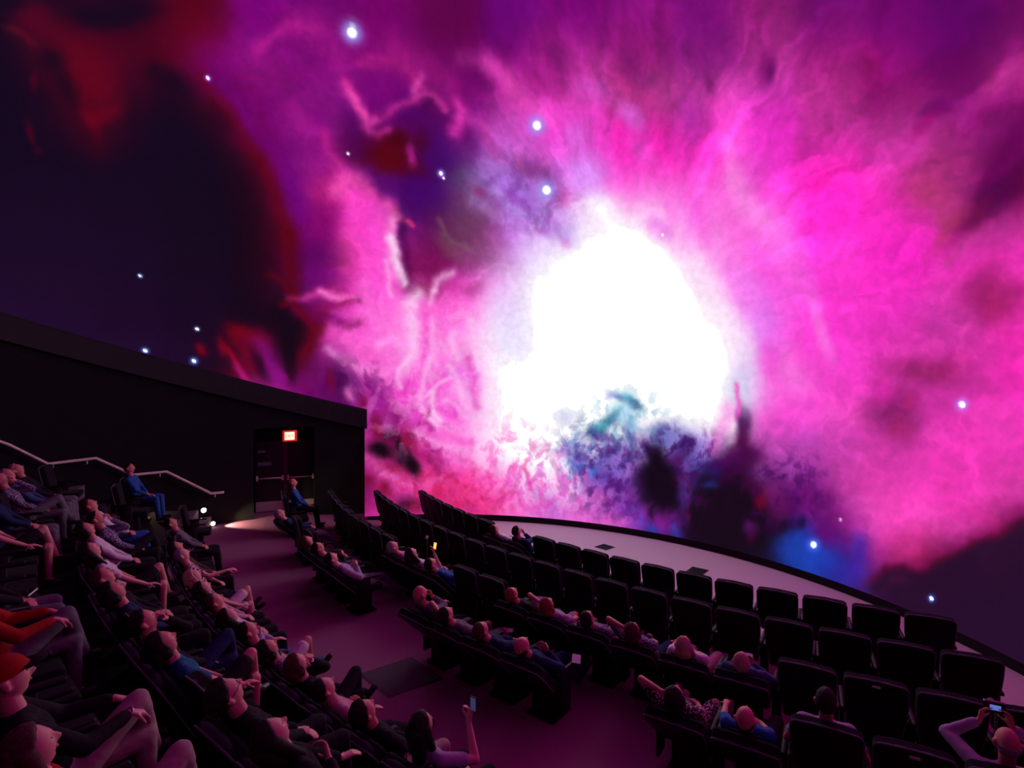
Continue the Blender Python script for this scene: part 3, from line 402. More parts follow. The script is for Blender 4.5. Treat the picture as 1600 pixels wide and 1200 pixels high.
(1.5,-2.87,4.96,-1.4,-3.28,-11.6,90,60,160,0.7),(1.14,-3.13,5.09,0.43,0.39,-6.74,110,90,180,0.6),(1.17,-3.2,13.07,1.15,0.82,-13.46,50,30,110,0.8),
(1.16,-3.36,9.11,0.85,0.68,-10.43,70,110,210,0.8),(1.03,-3.05,7.04,3.26,4.01,-9.57,140,150,215,0.6),(1.44,-3.05,10.26,0.93,0.52,-7.94,240,235,255,0.85),
(1.63,-3.17,6.6,0.66,0.5,-6.81,110,70,170,0.7),(1.57,-3.42,5.09,0.54,0.62,-7.89,60,50,130,0.8),(1.61,-3.49,13.07,1.42,1.55,-18.93,20,20,80,0.8),
(1.52,-3.65,5.05,0.56,0.65,-7.84,140,80,200,0.6),(1.8,-3.21,5.79,0.61,0.55,-6.84,150,110,210,0.6),(1.89,-3.05,6.66,0.68,0.63,-8.03,130,90,190,0.6),
(1.98,-3.11,15.54,1.66,0.89,-10.71,60,20,100,0.8),(1.85,-3.64,11.46,-0.71,-1.8,-23.84,40,5,70,0.85),(1.67,-3.48,3.05,0.34,0.33,-3.95,130,80,200,0.4),
(0.83,-2.53,6.63,0.37,0.3,-8.66,200,200,240,0.6),(2.26,-2.96,11.78,1.3,1.06,-12.18,50,10,90,0.8),(2.45,-2.84,6.8,0.76,0.63,-7.02,90,80,170,0.7),
(2.65,-2.73,5.34,0.61,0.65,-7.09,110,100,200,0.7),(2.49,-2.66,9.58,1.04,1.05,-12.37,90,110,180,0.6),(2.22,-3.09,9.38,1.06,1.08,-12.13,190,120,220,0.7),
(2.31,-3.01,18.86,2.14,0.88,-9.75,40,5,60,0.8),(2.44,-3.15,10.47,1.26,0.53,-5.41,12,2,18,0.95),(2.48,-3.46,4.19,0.94,0.77,-3.98,12,2,18,1),
(2.21,-3.51,7.72,0.97,0.97,-9.6,20,3,40,0.9),(2.67,-3.69,5.61,1.87,1.39,-4.65,12,2,18,1),(2.37,-3.73,10.4,5.58,2.61,-5.37,15,2,20,0.95),
(2.47,-3.98,18.55,-0.02,-0.05,-4.4,30,2,30,0.85),(2.57,-3.34,6.71,0.87,0.75,-6.95,12,2,18,1),(2.55,-3.6,4.66,0.64,0.55,-4.83,12,2,18,1),
(2.66,-3.23,9.46,1.22,0.87,-8.15,120,60,140,0.7),(2.8,-3.09,7.95,1.03,0.66,-6.16,70,10,100,0.8),(2.88,-2.9,10.69,1.35,0.74,-7.1,60,30,110,0.9),
(2.98,-2.92,12.06,1.56,0.89,-8.3,60,25,100,0.85),(2.96,-3.5,9.47,1.37,0.88,-7.0,170,90,190,0.7),(2.86,-3.41,11.83,1.65,0.83,-7.0,90,10,90,0.6),
(3.02,-3.34,9.53,1.35,0.67,-5.48,70,10,90,0.6),(3.14,-2.93,6.24,3.32,2.19,-4.48,160,130,235,0.6),(3.07,-3.14,9.61,1.32,0.83,-7.09,110,100,210,0.6),
(3.28,-3.21,6.04,0.88,0.9,-7.12,70,80,200,0.7),(3.26,-3.41,9.59,1.44,1.46,-11.01,40,60,180,0.6),(2.96,-3.66,9.42,1.4,0.79,-6.11,70,60,180,0.6),
(2.08,-3.71,4.17,0.53,0.44,-4.33,150,70,200,0.5),(1.54,-3.81,11.32,1.33,1.38,-15.64,240,110,200,0.7),(1.71,-3.88,15.11,1.87,1.79,-18.82,120,30,120,0.7),
(1.39,-3.45,18.24,1.86,0.78,-10.47,80,120,220,0.6),(2.12,-4.02,6.51,0.9,0.89,-7.9,100,60,190,0.6),(2.36,-4.18,6.41,-1.42,-2.51,-11.76,70,60,190,0.6),
(2.54,-4.26,7.62,1.18,2.12,-15.91,20,60,150,0.7),(1.87,-4.21,3.76,0.52,1.02,-9.39,250,110,210,0.5),(2.72,-4.07,6.6,1.02,0.92,-6.88,150,30,160,0.6),
(2.91,-4.21,11.57,1.88,1.0,-6.89,30,70,180,0.6),(3.11,-3.92,18.79,3.0,1.75,-12.19,140,10,50,0.8),(3.42,-3.75,3.98,0.65,0.33,-2.25,15,3,18,0.95),
(3.66,-3.31,4.26,1.48,1.2,-3.7,15,3,18,0.95),(3.54,-3.23,6.97,1.06,1.36,-10.04,16,3,22,0.9),(3.77,-3.69,2.85,0.48,0.36,-2.27,15,3,18,1),(4.06,-3.84,4.07,0.74,0.44,-2.51,15,3,18,1),
(4.4,-4.03,4.11,0.79,0.58,-2.98,15,3,18,0.95),(3.47,-3.39,6.91,1.07,1.15,-8.31,15,3,20,0.9),(3.28,-3.87,6.8,-0.75,-0.26,-2.47,15,3,18,0.9),
(3.44,-3.19,9.73,1.45,1.31,-10.02,20,40,120,0.7),(3.39,-3.42,10.71,1.64,2.72,-19.89,20,60,150,0.6),(3.69,-2.37,16.85,2.29,0.57,-5.18,55,0,65,0.95),
(3.76,-2.41,14.55,-0.07,-0.13,-5.81,60,0,70,0.9),(3.63,-2.28,20.23,2.67,1.37,-12.97,70,0,80,0.8),(3.79,-2.27,25.47,3.47,1.91,-17.39,90,10,90,0.7),
(3.77,-2.7,11.14,1.63,0.8,-6.42,70,0,60,0.9),(3.85,-2.89,5.33,1.82,2.57,-8.18,65,0,60,0.9),(3.57,-3.04,4.17,2.8,5.94,-9.48,70,0,80,0.85),
(3.74,-3.15,3.01,2.46,6.84,-8.88,60,0,60,0.8),(4.1,-3.2,8.33,1.39,1.12,-7.3,150,70,160,0.5),(4.2,-3.52,12.42,2.2,1.43,-8.47,120,0,30,0.85),
(4.02,-3.35,8.77,5.04,3.49,-6.41,60,0,50,0.8),(4.4,-3.24,7.22,-1.32,-1.85,-10.3,80,10,90,0.7),(4.44,-3.19,10.17,1.79,2.14,-12.92,60,0,60,0.6),
(4.39,-3.44,10.28,4.89,2.7,-5.9,130,30,120,0.6),(4.66,-3.59,12.68,2.41,2.16,-11.45,50,0,70,0.8),(4.78,-3.42,4.11,-1.46,-1.57,-4.53,95,5,100,0.6),
(4.47,-3.62,7.16,1.33,0.94,-5.12,110,10,90,0.5),(5.09,-3.55,3.87,-1.32,-1.29,-3.89,110,10,110,0.6),(4.1,-3.96,12.19,2.25,2.27,-12.55,90,20,110,0.8),
(4.15,-4.08,19.47,3.67,2.08,-11.14,80,0,60,0.6),(4.62,-3.87,8.35,1.63,2.52,-12.78,15,3,22,0.9),(4.85,-3.77,16.95,3.36,2.62,-12.9,10,10,50,0.8),
(4.85,-4.03,4.2,0.86,1.82,-8.55,20,60,170,0.7),(4.79,-4.24,5.11,0.13,0.33,-7.43,20,60,170,0.7),(5.25,-3.85,7.53,-1.09,-0.68,-5.28,100,5,110,0.6),
(5.73,-3.88,11.86,2.62,2.16,-8.85,90,50,170,0.6),(5.29,-4.27,5.24,-0.72,-0.96,-8.76,25,50,170,0.6),(5.68,-4.27,4.49,-0.57,-0.74,-7.64,40,40,160,0.6),
(5.77,-4.06,9.11,0.43,0.33,-4.52,60,30,160,0.7),(5.18,-4.2,4.25,0.91,1.72,-7.39,20,70,190,0.6),(3.54,-3.83,15.94,2.67,2.57,-16.49,15,3,18,0.9),
(4.19,-3.97,16.31,3.05,1.86,-10.06,60,10,60,0.4),(6.79,-0.37,3.6,-0.81,-1.5,-4.33,150,25,100,0.9),(6.85,-0.48,7.69,4.46,2.53,-4.66,180,30,110,0.5),
(6.18,-1.37,2.81,0.07,-0.31,-8.66,145,30,100,0.9),(6.41,-1.3,4.01,1.53,2.46,-7.14,165,30,110,0.6),(5.88,-1.98,3.86,-0.59,-0.89,-4.59,130,25,100,0.9),
(5.99,-2.18,8.31,1.67,1.44,-8.1,170,30,100,0.5),(6.02,-1.83,11.85,2.33,1.87,-11.54,190,30,110,0.5),(5.66,-1.75,8.28,1.53,1.2,-8.15,245,40,190,0.5),
(6.58,0.83,2.14,2.25,4.8,-4.55,70,0,70,0.95),(6.41,0.61,3.27,4.7,12.3,-7.64,110,10,70,0.7),(6.78,0.91,4.58,4.81,3.78,-3.53,90,0,60,0.6),
(6.59,1.18,2.02,3.01,11.71,-6.82,110,0,90,0.7),(6.72,1.51,1.89,2.77,8.56,-5.05,95,0,80,0.6),(6.29,1.72,1.87,2.71,11.45,-7.35,120,5,95,0.5),
(6.09,0.37,2.09,3.6,12.58,-6.36,180,50,100,0.6),(6.28,0.16,2.22,2.77,12.62,-9.49,190,60,140,0.5),(6.0,0.48,13.32,2.25,0.41,-9.54,185,60,110,0.5),
(5.73,1.73,6.06,3.15,4.42,-13.16,95,0,95,0.6),(5.64,1.56,3.49,4.73,12.97,-9.73,150,0,100,0.5),(6.38,1.97,2.78,3.25,8.62,-7.69,185,50,130,0.45),
(4.94,2.24,8.47,0.81,-0.37,-6.2,160,10,100,0.4),(5.79,0.81,3.21,6.4,2.93,-1.25,190,60,110,0.4),(5.12,1.96,8.13,-4.3,-2.15,-3.93,140,10,110,0.4),
(3.67,2.28,12.43,0.32,-0.4,-5.85,110,10,95,0.75),(3.75,2.24,20.77,0.64,-0.59,-8.77,80,0,80,0.6),(2.98,2.16,16.97,3.21,0.64,-7.37,110,20,100,0.75),
(2.11,2.25,8.22,-0.45,-0.86,-10.91,130,30,115,0.6),(1.91,2.49,8.04,2.67,1.3,-5.81,120,15,105,0.5),(3.14,2.5,3.95,1.56,1.2,-5.07,110,10,105,0.4),
(2.56,2.62,2.99,-0.13,-0.61,-6.91,120,15,110,0.35),(0.92,2.62,7.88,2.18,1.11,-5.29,110,10,100,0.4),(0.66,2.34,3.75,-3.13,-4.08,-6.32,140,20,110,0.5),
(1.87,1.84,6.51,5.42,2.97,-4.53,225,110,230,0.7),(1.4,2.19,4.24,-2.2,-4.01,-9.65,215,80,205,0.6),(1.08,1.61,6.76,-0.55,-0.41,-5.97,215,110,225,0.6),
(1.09,1.14,4.4,0.56,0.46,-4.41,215,140,245,0.7),(1.28,1.04,5.3,-0.27,-0.29,-5.76,215,150,250,0.5),(1.99,1.38,6.7,4.75,2.63,-4.6,230,90,215,0.5),
(2.32,2.08,5.75,-0.22,-0.31,-4.33,190,60,160,0.4),(2.71,1.79,5.76,-0.06,-0.25,-4.28,190,45,185,0.5),(3.33,0.88,11.16,3.04,0.43,-2.37,255,130,225,0.75),
(3.53,0.59,9.3,7.48,1.9,-2.79,255,130,230,0.8),(3.72,0.39,9.23,7.55,2.52,-3.59,255,130,230,0.7),(3.87,0.09,6.56,3.09,1.36,-3.59,250,100,225,0.6),
(4.12,-0.2,3.97,2.85,1.77,-2.81,255,95,225,0.6),(4.59,-0.77,13.71,4.33,0.82,-3.26,255,120,230,0.7),(4.77,-1.11,13.23,5.64,1.3,-3.52,255,120,230,0.7),
(3.27,1.64,6.49,1.39,0.24,-2.12,255,80,215,0.3),(3.99,-1.45,7.58,0.94,0.35,-4.18,250,40,205,0.5),(4.45,-1.41,3.63,0.5,0.75,-7.91,255,80,210,0.4),
(3.72,-0.74,5.29,3.16,0.85,-1.61,225,110,240,0.55),(3.51,-0.48,5.55,2.62,1.02,-2.56,250,130,235,0.5),(3.01,0.13,10.71,2.13,0.46,-3.32,255,120,230,0.6),
(2.91,0.39,9.0,1.7,0.42,-3.37,255,100,225,0.5),(2.44,0.56,13.45,1.45,0.24,-3.84,255,110,225,0.6),(2.5,0.13,7.13,2.96,1.63,-4.76,255,180,240,0.7),
(2.72,0.39,6.76,0.21,-0.03,-2.89,240,50,215,0.4),(2.26,0.35,6.87,6.16,3.71,-4.78,230,60,220,0.5),(3.32,0.21,13.77,0.83,0.03,-3.89,255,110,220,0.5),
(3.38,-0.0,6.84,0.47,0.13,-8.24,255,120,225,0.4),(2.94,-0.32,5.49,2.44,1.12,-3.01,255,200,245,0.5),(3.21,-0.85,4.52,2.95,0.76,-1.32,255,225,250,0.5),
(3.7,-1.85,5.15,0.64,0.24,-2.65,225,190,245,0.6),(3.62,-1.95,6.39,0.79,0.45,-4.77,215,225,250,0.6),(4.38,-0.19,7.56,3.76,0.88,-2.14,240,60,220,0.4),
(4.62,0.79,2.44,0.25,0.01,-2.14,255,25,180,0.4),(4.38,-1.59,6.64,4.28,1.85,-3.09,255,130,230,0.5),(5.21,-0.56,2.37,0.36,0.15,-1.99,250,50,200,0.35),
(6.24,-3.29,2.86,1.8,2.65,-3.94,250,70,190,0.5),(5.99,-3.35,4.18,-1.28,-1.12,-3.54,250,70,190,0.5),(6.66,-2.49,3.91,-1.14,-0.77,-2.26,250,60,190,0.45),
(6.53,-3.04,1.44,1.85,3.99,-2.87,250,60,185,0.4),(7.19,-1.86,5.45,1.27,0.84,-4.04,250,70,190,0.4),(7.0,-0.01,5.47,1.17,1.25,-13.52,250,60,200,0.4),
(4.59,-2.36,2.64,0.43,0.74,-5.34,250,80,215,0.4),(5.01,-2.62,2.14,0.39,0.58,-3.58,195,60,180,0.4),(4.72,-2.57,5.28,0.9,1.15,-7.6,170,70,180,0.4),
(4.51,-3.03,3.35,2.81,3.66,-4.51,165,70,170,0.5),(6.67,-1.8,3.13,0.68,0.55,-2.97,200,50,165,0.3),
]
NST=[
(0.044,0.75,(235,70,160),[(-2.07,2.62),(-2.04,2.45),(-1.98,2.27),(-1.91,2.18)]),(0.063,0.8,(240,70,170),[(-2.08,2.5),(-1.99,2.36),(-1.94,2.18),(-1.92,2.05),(-1.78,2.12)]),
(0.053,0.5,(200,40,130),[(-1.83,2.85),(-1.56,2.85),(-1.3,2.78),(-1.14,2.68),(-1.09,2.51)]),(0.045,0.8,(255,90,190),[(-1.1,2.39),(-1.04,2.51),(-0.98,2.58)]),
(0.045,0.75,(225,60,170),[(-1.09,2.3),(-0.96,2.37),(-0.86,2.32),(-0.78,2.23),(-0.73,2.12)]),(0.065,0.8,(250,60,190),[(-0.65,1.83),(-0.57,1.95),(-0.51,2.08),(-0.55,2.2)]),
(0.074,0.5,(220,60,170),[(-0.41,1.98),(-0.24,1.88),(-0.17,1.66),(-0.1,1.48)]),(0.046,0.6,(210,50,150),[(-1.63,2.15),(-1.48,2.2),(-1.33,2.24),(-1.14,2.27)]),
(0.046,0.6,(230,60,170),[(-1.91,1.96),(-1.78,1.9),(-1.63,1.95)]),(0.055,0.6,(200,40,140),[(-2.55,2.03),(-2.56,1.8),(-2.51,1.62),(-2.36,1.41)]),
(0.089,0.4,(190,30,140),[(-2.91,2.38),(-2.84,2.15),(-2.68,2.04),(-2.51,1.98)]),(0.068,0.5,(210,40,150),[(-3.14,3.22),(-2.93,3.31),(-2.55,3.42),(-2.32,3.31)]),
(0.118,0.4,(170,20,130),[(-2.63,3.43),(-2.27,3.46),(-2.07,2.96),(-2.03,2.62)]),(0.08,0.5,(200,60,160),[(-0.4,2.76),(-0.14,2.72),(0.06,2.59),(0.17,2.42),(0.24,2.29)]),
(0.08,0.6,(250,80,200),[(-0.06,2.68),(0.13,2.47),(0.33,2.25),(0.53,2.02),(0.73,1.84)]),(0.123,0.5,(190,30,140),[(-1.26,2.94),(-1.03,2.79),(-0.79,2.64),(-0.64,2.46)]),
(0.132,0.7,(255,70,200),[(-2.33,1.32),(-2.36,0.94),(-2.35,0.45),(-2.27,-0.05)]),(0.085,0.7,(235,80,170),[(-2.56,1.15),(-2.44,1.28),(-2.19,1.3),(-2.04,1.1)]),
(0.058,0.75,(240,90,160),[(-1.83,0.89),(-1.75,0.81),(-1.66,0.73),(-1.82,0.65)]),(0.029,0.9,(240,60,130),[(-1.56,0.65),(-1.49,0.57)]),
(0.116,0.55,(255,80,210),[(-1.99,0.81),(-1.94,0.52),(-1.95,0.12),(-1.95,-0.28)]),(0.058,0.85,(255,150,225),[(-1.77,0.69),(-1.85,0.41),(-1.86,0.11),(-1.84,-0.19)]),
(0.049,0.95,(255,225,250),[(-1.84,0.41),(-1.81,0.16),(-1.8,-0.04),(-1.73,-0.3)]),(0.04,0.8,(255,170,235),[(-1.96,0.02),(-1.98,-0.28),(-1.95,-0.49)]),
(0.049,0.8,(235,60,170),[(-3.53,-0.41),(-3.28,-0.4),(-3.07,-0.31),(-2.92,-0.36),(-2.68,-0.45),(-2.49,-0.51)]),
(0.04,0.85,(255,130,210),[(-3.07,-0.31),(-2.93,-0.41),(-2.69,-0.48),(-2.48,-0.5)]),(0.05,0.7,(130,0,80),[(-2.95,-0.56),(-2.69,-0.54),(-2.49,-0.53)]),
(0.071,0.7,(110,10,70),[(-2.84,-0.89),(-2.69,-0.94),(-2.55,-0.92)]),(0.09,0.5,(110,0,120),[(-3.46,-0.57),(-3.27,-0.7),(-3.08,-0.77),(-2.83,-0.84)]),
(0.082,0.95,(255,215,245),[(-1.54,-0.47),(-1.59,-0.53),(-1.65,-0.66)]),(0.051,0.9,(255,170,235),[(-1.65,-0.66),(-1.65,-0.92),(-1.67,-1.24),(-1.75,-1.55)]),
(0.082,0.7,(255,200,240),[(-1.69,-0.71),(-1.7,-1.13),(-1.69,-1.56),(-1.81,-1.77)]),(0.051,0.8,(255,190,240),[(-1.29,-0.43),(-1.22,-0.28),(-1.13,-0.22),(-0.97,-0.19)]),
(0.041,0.8,(255,180,235),[(-1.35,-0.63),(-1.3,-0.43)]),(0.051,0.6,(230,40,180),[(-1.47,-0.62),(-1.44,-0.93),(-1.5,-1.35),(-1.54,-1.78)]),
(0.042,0.6,(255,170,235),[(-1.34,-0.94),(-1.36,-1.36),(-1.33,-1.68)]),(0.042,0.7,(255,190,240),[(-0.99,-1.16),(-1.06,-1.37),(-0.98,-1.58)]),
(0.042,0.7,(255,190,240),[(-0.72,-0.97),(-0.68,-1.28),(-0.58,-1.59)]),(0.09,0.5,(255,120,220),[(-2.35,-0.25),(-2.34,-0.56),(-2.26,-0.78),(-2.13,-1.1)]),
(0.062,0.7,(255,160,230),[(-3.04,-1.31),(-2.9,-1.48),(-2.6,-1.67),(-2.18,-1.75)]),(0.102,0.6,(250,90,200),[(-2.96,-1.04),(-2.71,-1.17),(-2.47,-1.4),(-2.28,-1.69)]),
(0.052,0.6,(255,180,240),[(-2.26,-1.31),(-1.98,-1.17),(-1.89,-1.39),(-1.8,-1.66)]),(0.042,0.85,(255,200,245),[(-1.8,-1.55),(-1.91,-1.71),(-1.95,-1.87),(-1.91,-2.03)]),
(0.042,0.8,(255,190,240),[(-1.43,-1.57),(-1.49,-1.78),(-1.53,-1.99),(-1.61,-2.21)]),(0.043,0.85,(255,215,245),[(-1.62,-2.37),(-1.54,-2.49),(-1.4,-2.6),(-1.29,-2.71)]),
(0.032,0.8,(255,200,245),[(-1.56,-2.27),(-1.39,-2.11),(-1.23,-2.0),(-1.07,-1.9)]),(0.043,0.7,(255,200,245),[(-1.12,-1.69),(-0.99,-1.85),(-0.91,-2.12),(-0.8,-2.44)]),
(0.043,0.9,(255,220,250),[(-1.36,-2.16),(-1.4,-2.33),(-1.35,-2.49),(-1.24,-2.6)]),(0.043,0.7,(255,190,240),[(-1.13,-2.28),(-0.96,-2.39),(-0.85,-2.55),(-0.69,-2.61)]),
(0.065,0.6,(240,60,205),[(-1.77,-2.26),(-1.73,-2.48),(-1.62,-2.65),(-1.45,-2.76)]),(0.055,0.6,(255,180,240),[(-1.67,-2.87),(-1.34,-3.01),(-1.01,-3.1),(-0.68,-3.1)]),
(0.053,0.7,(225,50,180),[(-0.79,-1.59),(-0.69,-1.91),(-0.64,-2.23),(-0.61,-2.45)]),(0.055,0.5,(230,40,170),[(-1.12,-2.88),(-0.9,-2.99),(-0.74,-2.99)]),
(0.056,0.5,(245,110,200),[(-2.22,-3.59),(-1.88,-3.71),(-1.6,-3.72),(-1.21,-3.66)]),(0.077,0.5,(250,110,200),[(-2.44,-3.24),(-2.33,-3.42),(-2.11,-3.59)]),
(0.056,0.5,(220,50,160),[(-2.2,-4.11),(-1.93,-3.94),(-1.77,-3.83)]),(0.033,0.8,(225,40,140),[(0.25,-3.46),(0.33,-3.6),(0.37,-3.78)]),
(0.034,0.7,(230,40,150),[(-0.49,-3.6),(-0.38,-3.54),(-0.34,-3.67)]),(0.044,0.5,(230,60,170),[(0.0,-3.42),(0.09,-3.63),(0.04,-3.91)]),
(0.089,0.4,(150,90,190),[(0.48,-3.83),(0.73,-4.04),(0.86,-4.19)]),(0.134,0.55,(155,110,215),[(-0.43,1.19),(-0.01,1.03),(0.36,0.82),(0.63,0.54),(0.86,0.3)]),
(0.058,0.6,(190,160,240),[(-0.17,0.95),(0.05,0.7),(0.34,0.6),(0.62,0.4)]),(0.095,0.5,(160,110,210),[(-0.17,1.31),(0.1,1.2),(0.47,1.08)]),
(0.078,0.45,(200,160,240),[(-0.51,0.88),(-0.25,0.63),(0.04,0.52)]),(0.029,0.9,(255,80,200),[(3.56,-1.86),(3.64,-2.14),(3.6,-2.34)]),
(0.089,0.5,(250,60,205),[(3.46,-2.25),(3.43,-2.55),(3.34,-2.85)]),(0.039,0.5,(130,100,110),[(-1.09,0.59),(-1.02,0.35),(-0.84,0.19),(-0.64,0.11)]),
(0.08,0.5,(100,0,15),[(-3.47,2.19),(-3.4,1.81),(-3.38,1.53)]),
(0.084,0.9,(95,0,15),[(-3.94,2.95),(-3.81,2.68),(-3.73,2.4),(-3.64,2.07),(-3.55,1.74),(-3.47,1.35),(-3.42,0.96),(-3.43,0.56)]),
(0.086,0.9,(90,0,15),[(-3.43,0.56),(-3.46,0.26),(-3.47,-0.05),(-3.47,-0.31)]),(0.048,0.8,(90,0,18),[(-3.76,-0.01),(-3.63,-0.13),(-3.54,-0.25)]),
(0.049,0.85,(100,0,18),[(-3.7,-0.49),(-3.54,-0.46),(-3.46,-0.57),(-3.29,-0.8)]),
(0.111,0.8,(110,0,125),[(-3.76,2.84),(-3.63,2.56),(-3.52,2.19),(-3.34,1.85),(-3.22,1.42),(-3.18,0.93)]),
(0.08,0.6,(140,10,90),[(6.3,-4.15),(6.66,-3.96),(6.9,-3.7),(7.14,-3.46),(7.47,-3.19),(7.71,-2.9)]),
(0.045,0.8,(90,0,30),[(6.07,-4.31),(6.21,-4.13),(6.41,-4.04),(6.6,-4.07),(6.76,-4.02),(6.82,-3.84),(7.11,-3.67),(7.22,-3.48),(7.46,-3.28),(7.74,-3.0)]),
(0.072,1.0,(32,8,38),[(6.15,-4.41),(6.25,-4.21),(6.43,-4.12),(6.64,-4.15),(6.83,-4.1),(6.91,-3.91),(7.2,-3.7),(7.32,-3.52),(7.55,-3.34),(7.83,-3.04)]),
(0.142,1.0,(32,8,38),[(6.41,-4.4),(6.97,-4.14),(7.16,-3.89),(7.49,-3.57),(7.88,-3.23)]),
]
NSS=[
(-1.808,3.238,0.108,(160,170,255)),(0.536,1.805,0.097,(170,150,255)),(0.595,0.926,0.102,(150,150,240)),(-3.903,2.93,0.034,(160,80,255)),(-0.956,1.272,0.042,(150,150,255)),
(-0.928,1.205,0.019,(230,170,240)),(-2.265,1.681,0.02,(240,200,240)),(-5.682,0.222,0.027,(120,170,230)),(-5.045,-0.76,0.031,(120,170,230)),(-5.877,-1.022,0.043,(90,140,240)),
(-5.184,-1.296,0.048,(90,140,240)),(-0.253,-2.03,0.053,(255,240,255)),(6.679,-1.73,0.064,(200,130,255)),(5.106,-4.036,0.076,(60,110,255)),(6.887,-4.342,0.043,(40,80,190)),
(5.418,-3.594,0.017,(255,200,240)),(2.304,0.242,0.018,(255,220,250)),(0.758,-2.209,0.021,(255,255,255)),
]
NMO=[
(1.57,-3.07,1.67,-0.8,-1.13,-2.42,50,40,120,0.65,5.0,301),(1.78,-3.47,1.53,0.17,0.16,-1.9,70,20,110,0.8,6,311),(2.79,-3.01,1.91,0.24,0.3,-2.91,50,10,90,0.8,5.5,321),
(1.15,-3.2,2.69,0.24,0.17,-2.77,60,110,190,0.6,7,331),(2.92,-3.61,2.77,0.41,0.28,-2.22,60,5,70,0.7,6,341),(2.26,-3.9,1.53,0.21,0.3,-2.65,120,30,150,0.6,6,351),
(1.9,-2.58,1.89,0.17,0.16,-2.44,90,170,200,0.45,5,361),(0.7,-3.71,1.5,0.14,0.11,-1.85,210,60,190,0.55,5,371),(0.01,-3.53,1.49,0.1,0.05,-1.52,240,50,170,0.5,4.5,381),
(-1.78,-3.09,1.51,0.01,-0.03,-1.48,140,10,90,0.5,4.5,391),(-2.83,-1.93,1.58,-0.11,-0.2,-3.01,90,0,90,0.6,4.5,401),(-1.2,-3.89,0.99,0.05,0.02,-2.61,190,20,80,0.5,5,411),
(4.48,-3.38,1.69,0.3,0.36,-2.06,60,0,80,0.6,5,421),(0.27,0.92,1.23,-0.91,-1.15,-1.83,120,50,150,0.45,3.5,431),(-1.67,-2.43,1.32,-0.02,-0.05,-1.51,255,150,230,0.4,3.5,441),
(-1.11,-1.58,1.57,-0.05,-0.04,-1.18,255,180,240,0.4,3,451),(-2.13,-1.1,1.6,-0.14,-0.07,-1.18,255,120,220,0.35,2.5,471),
]

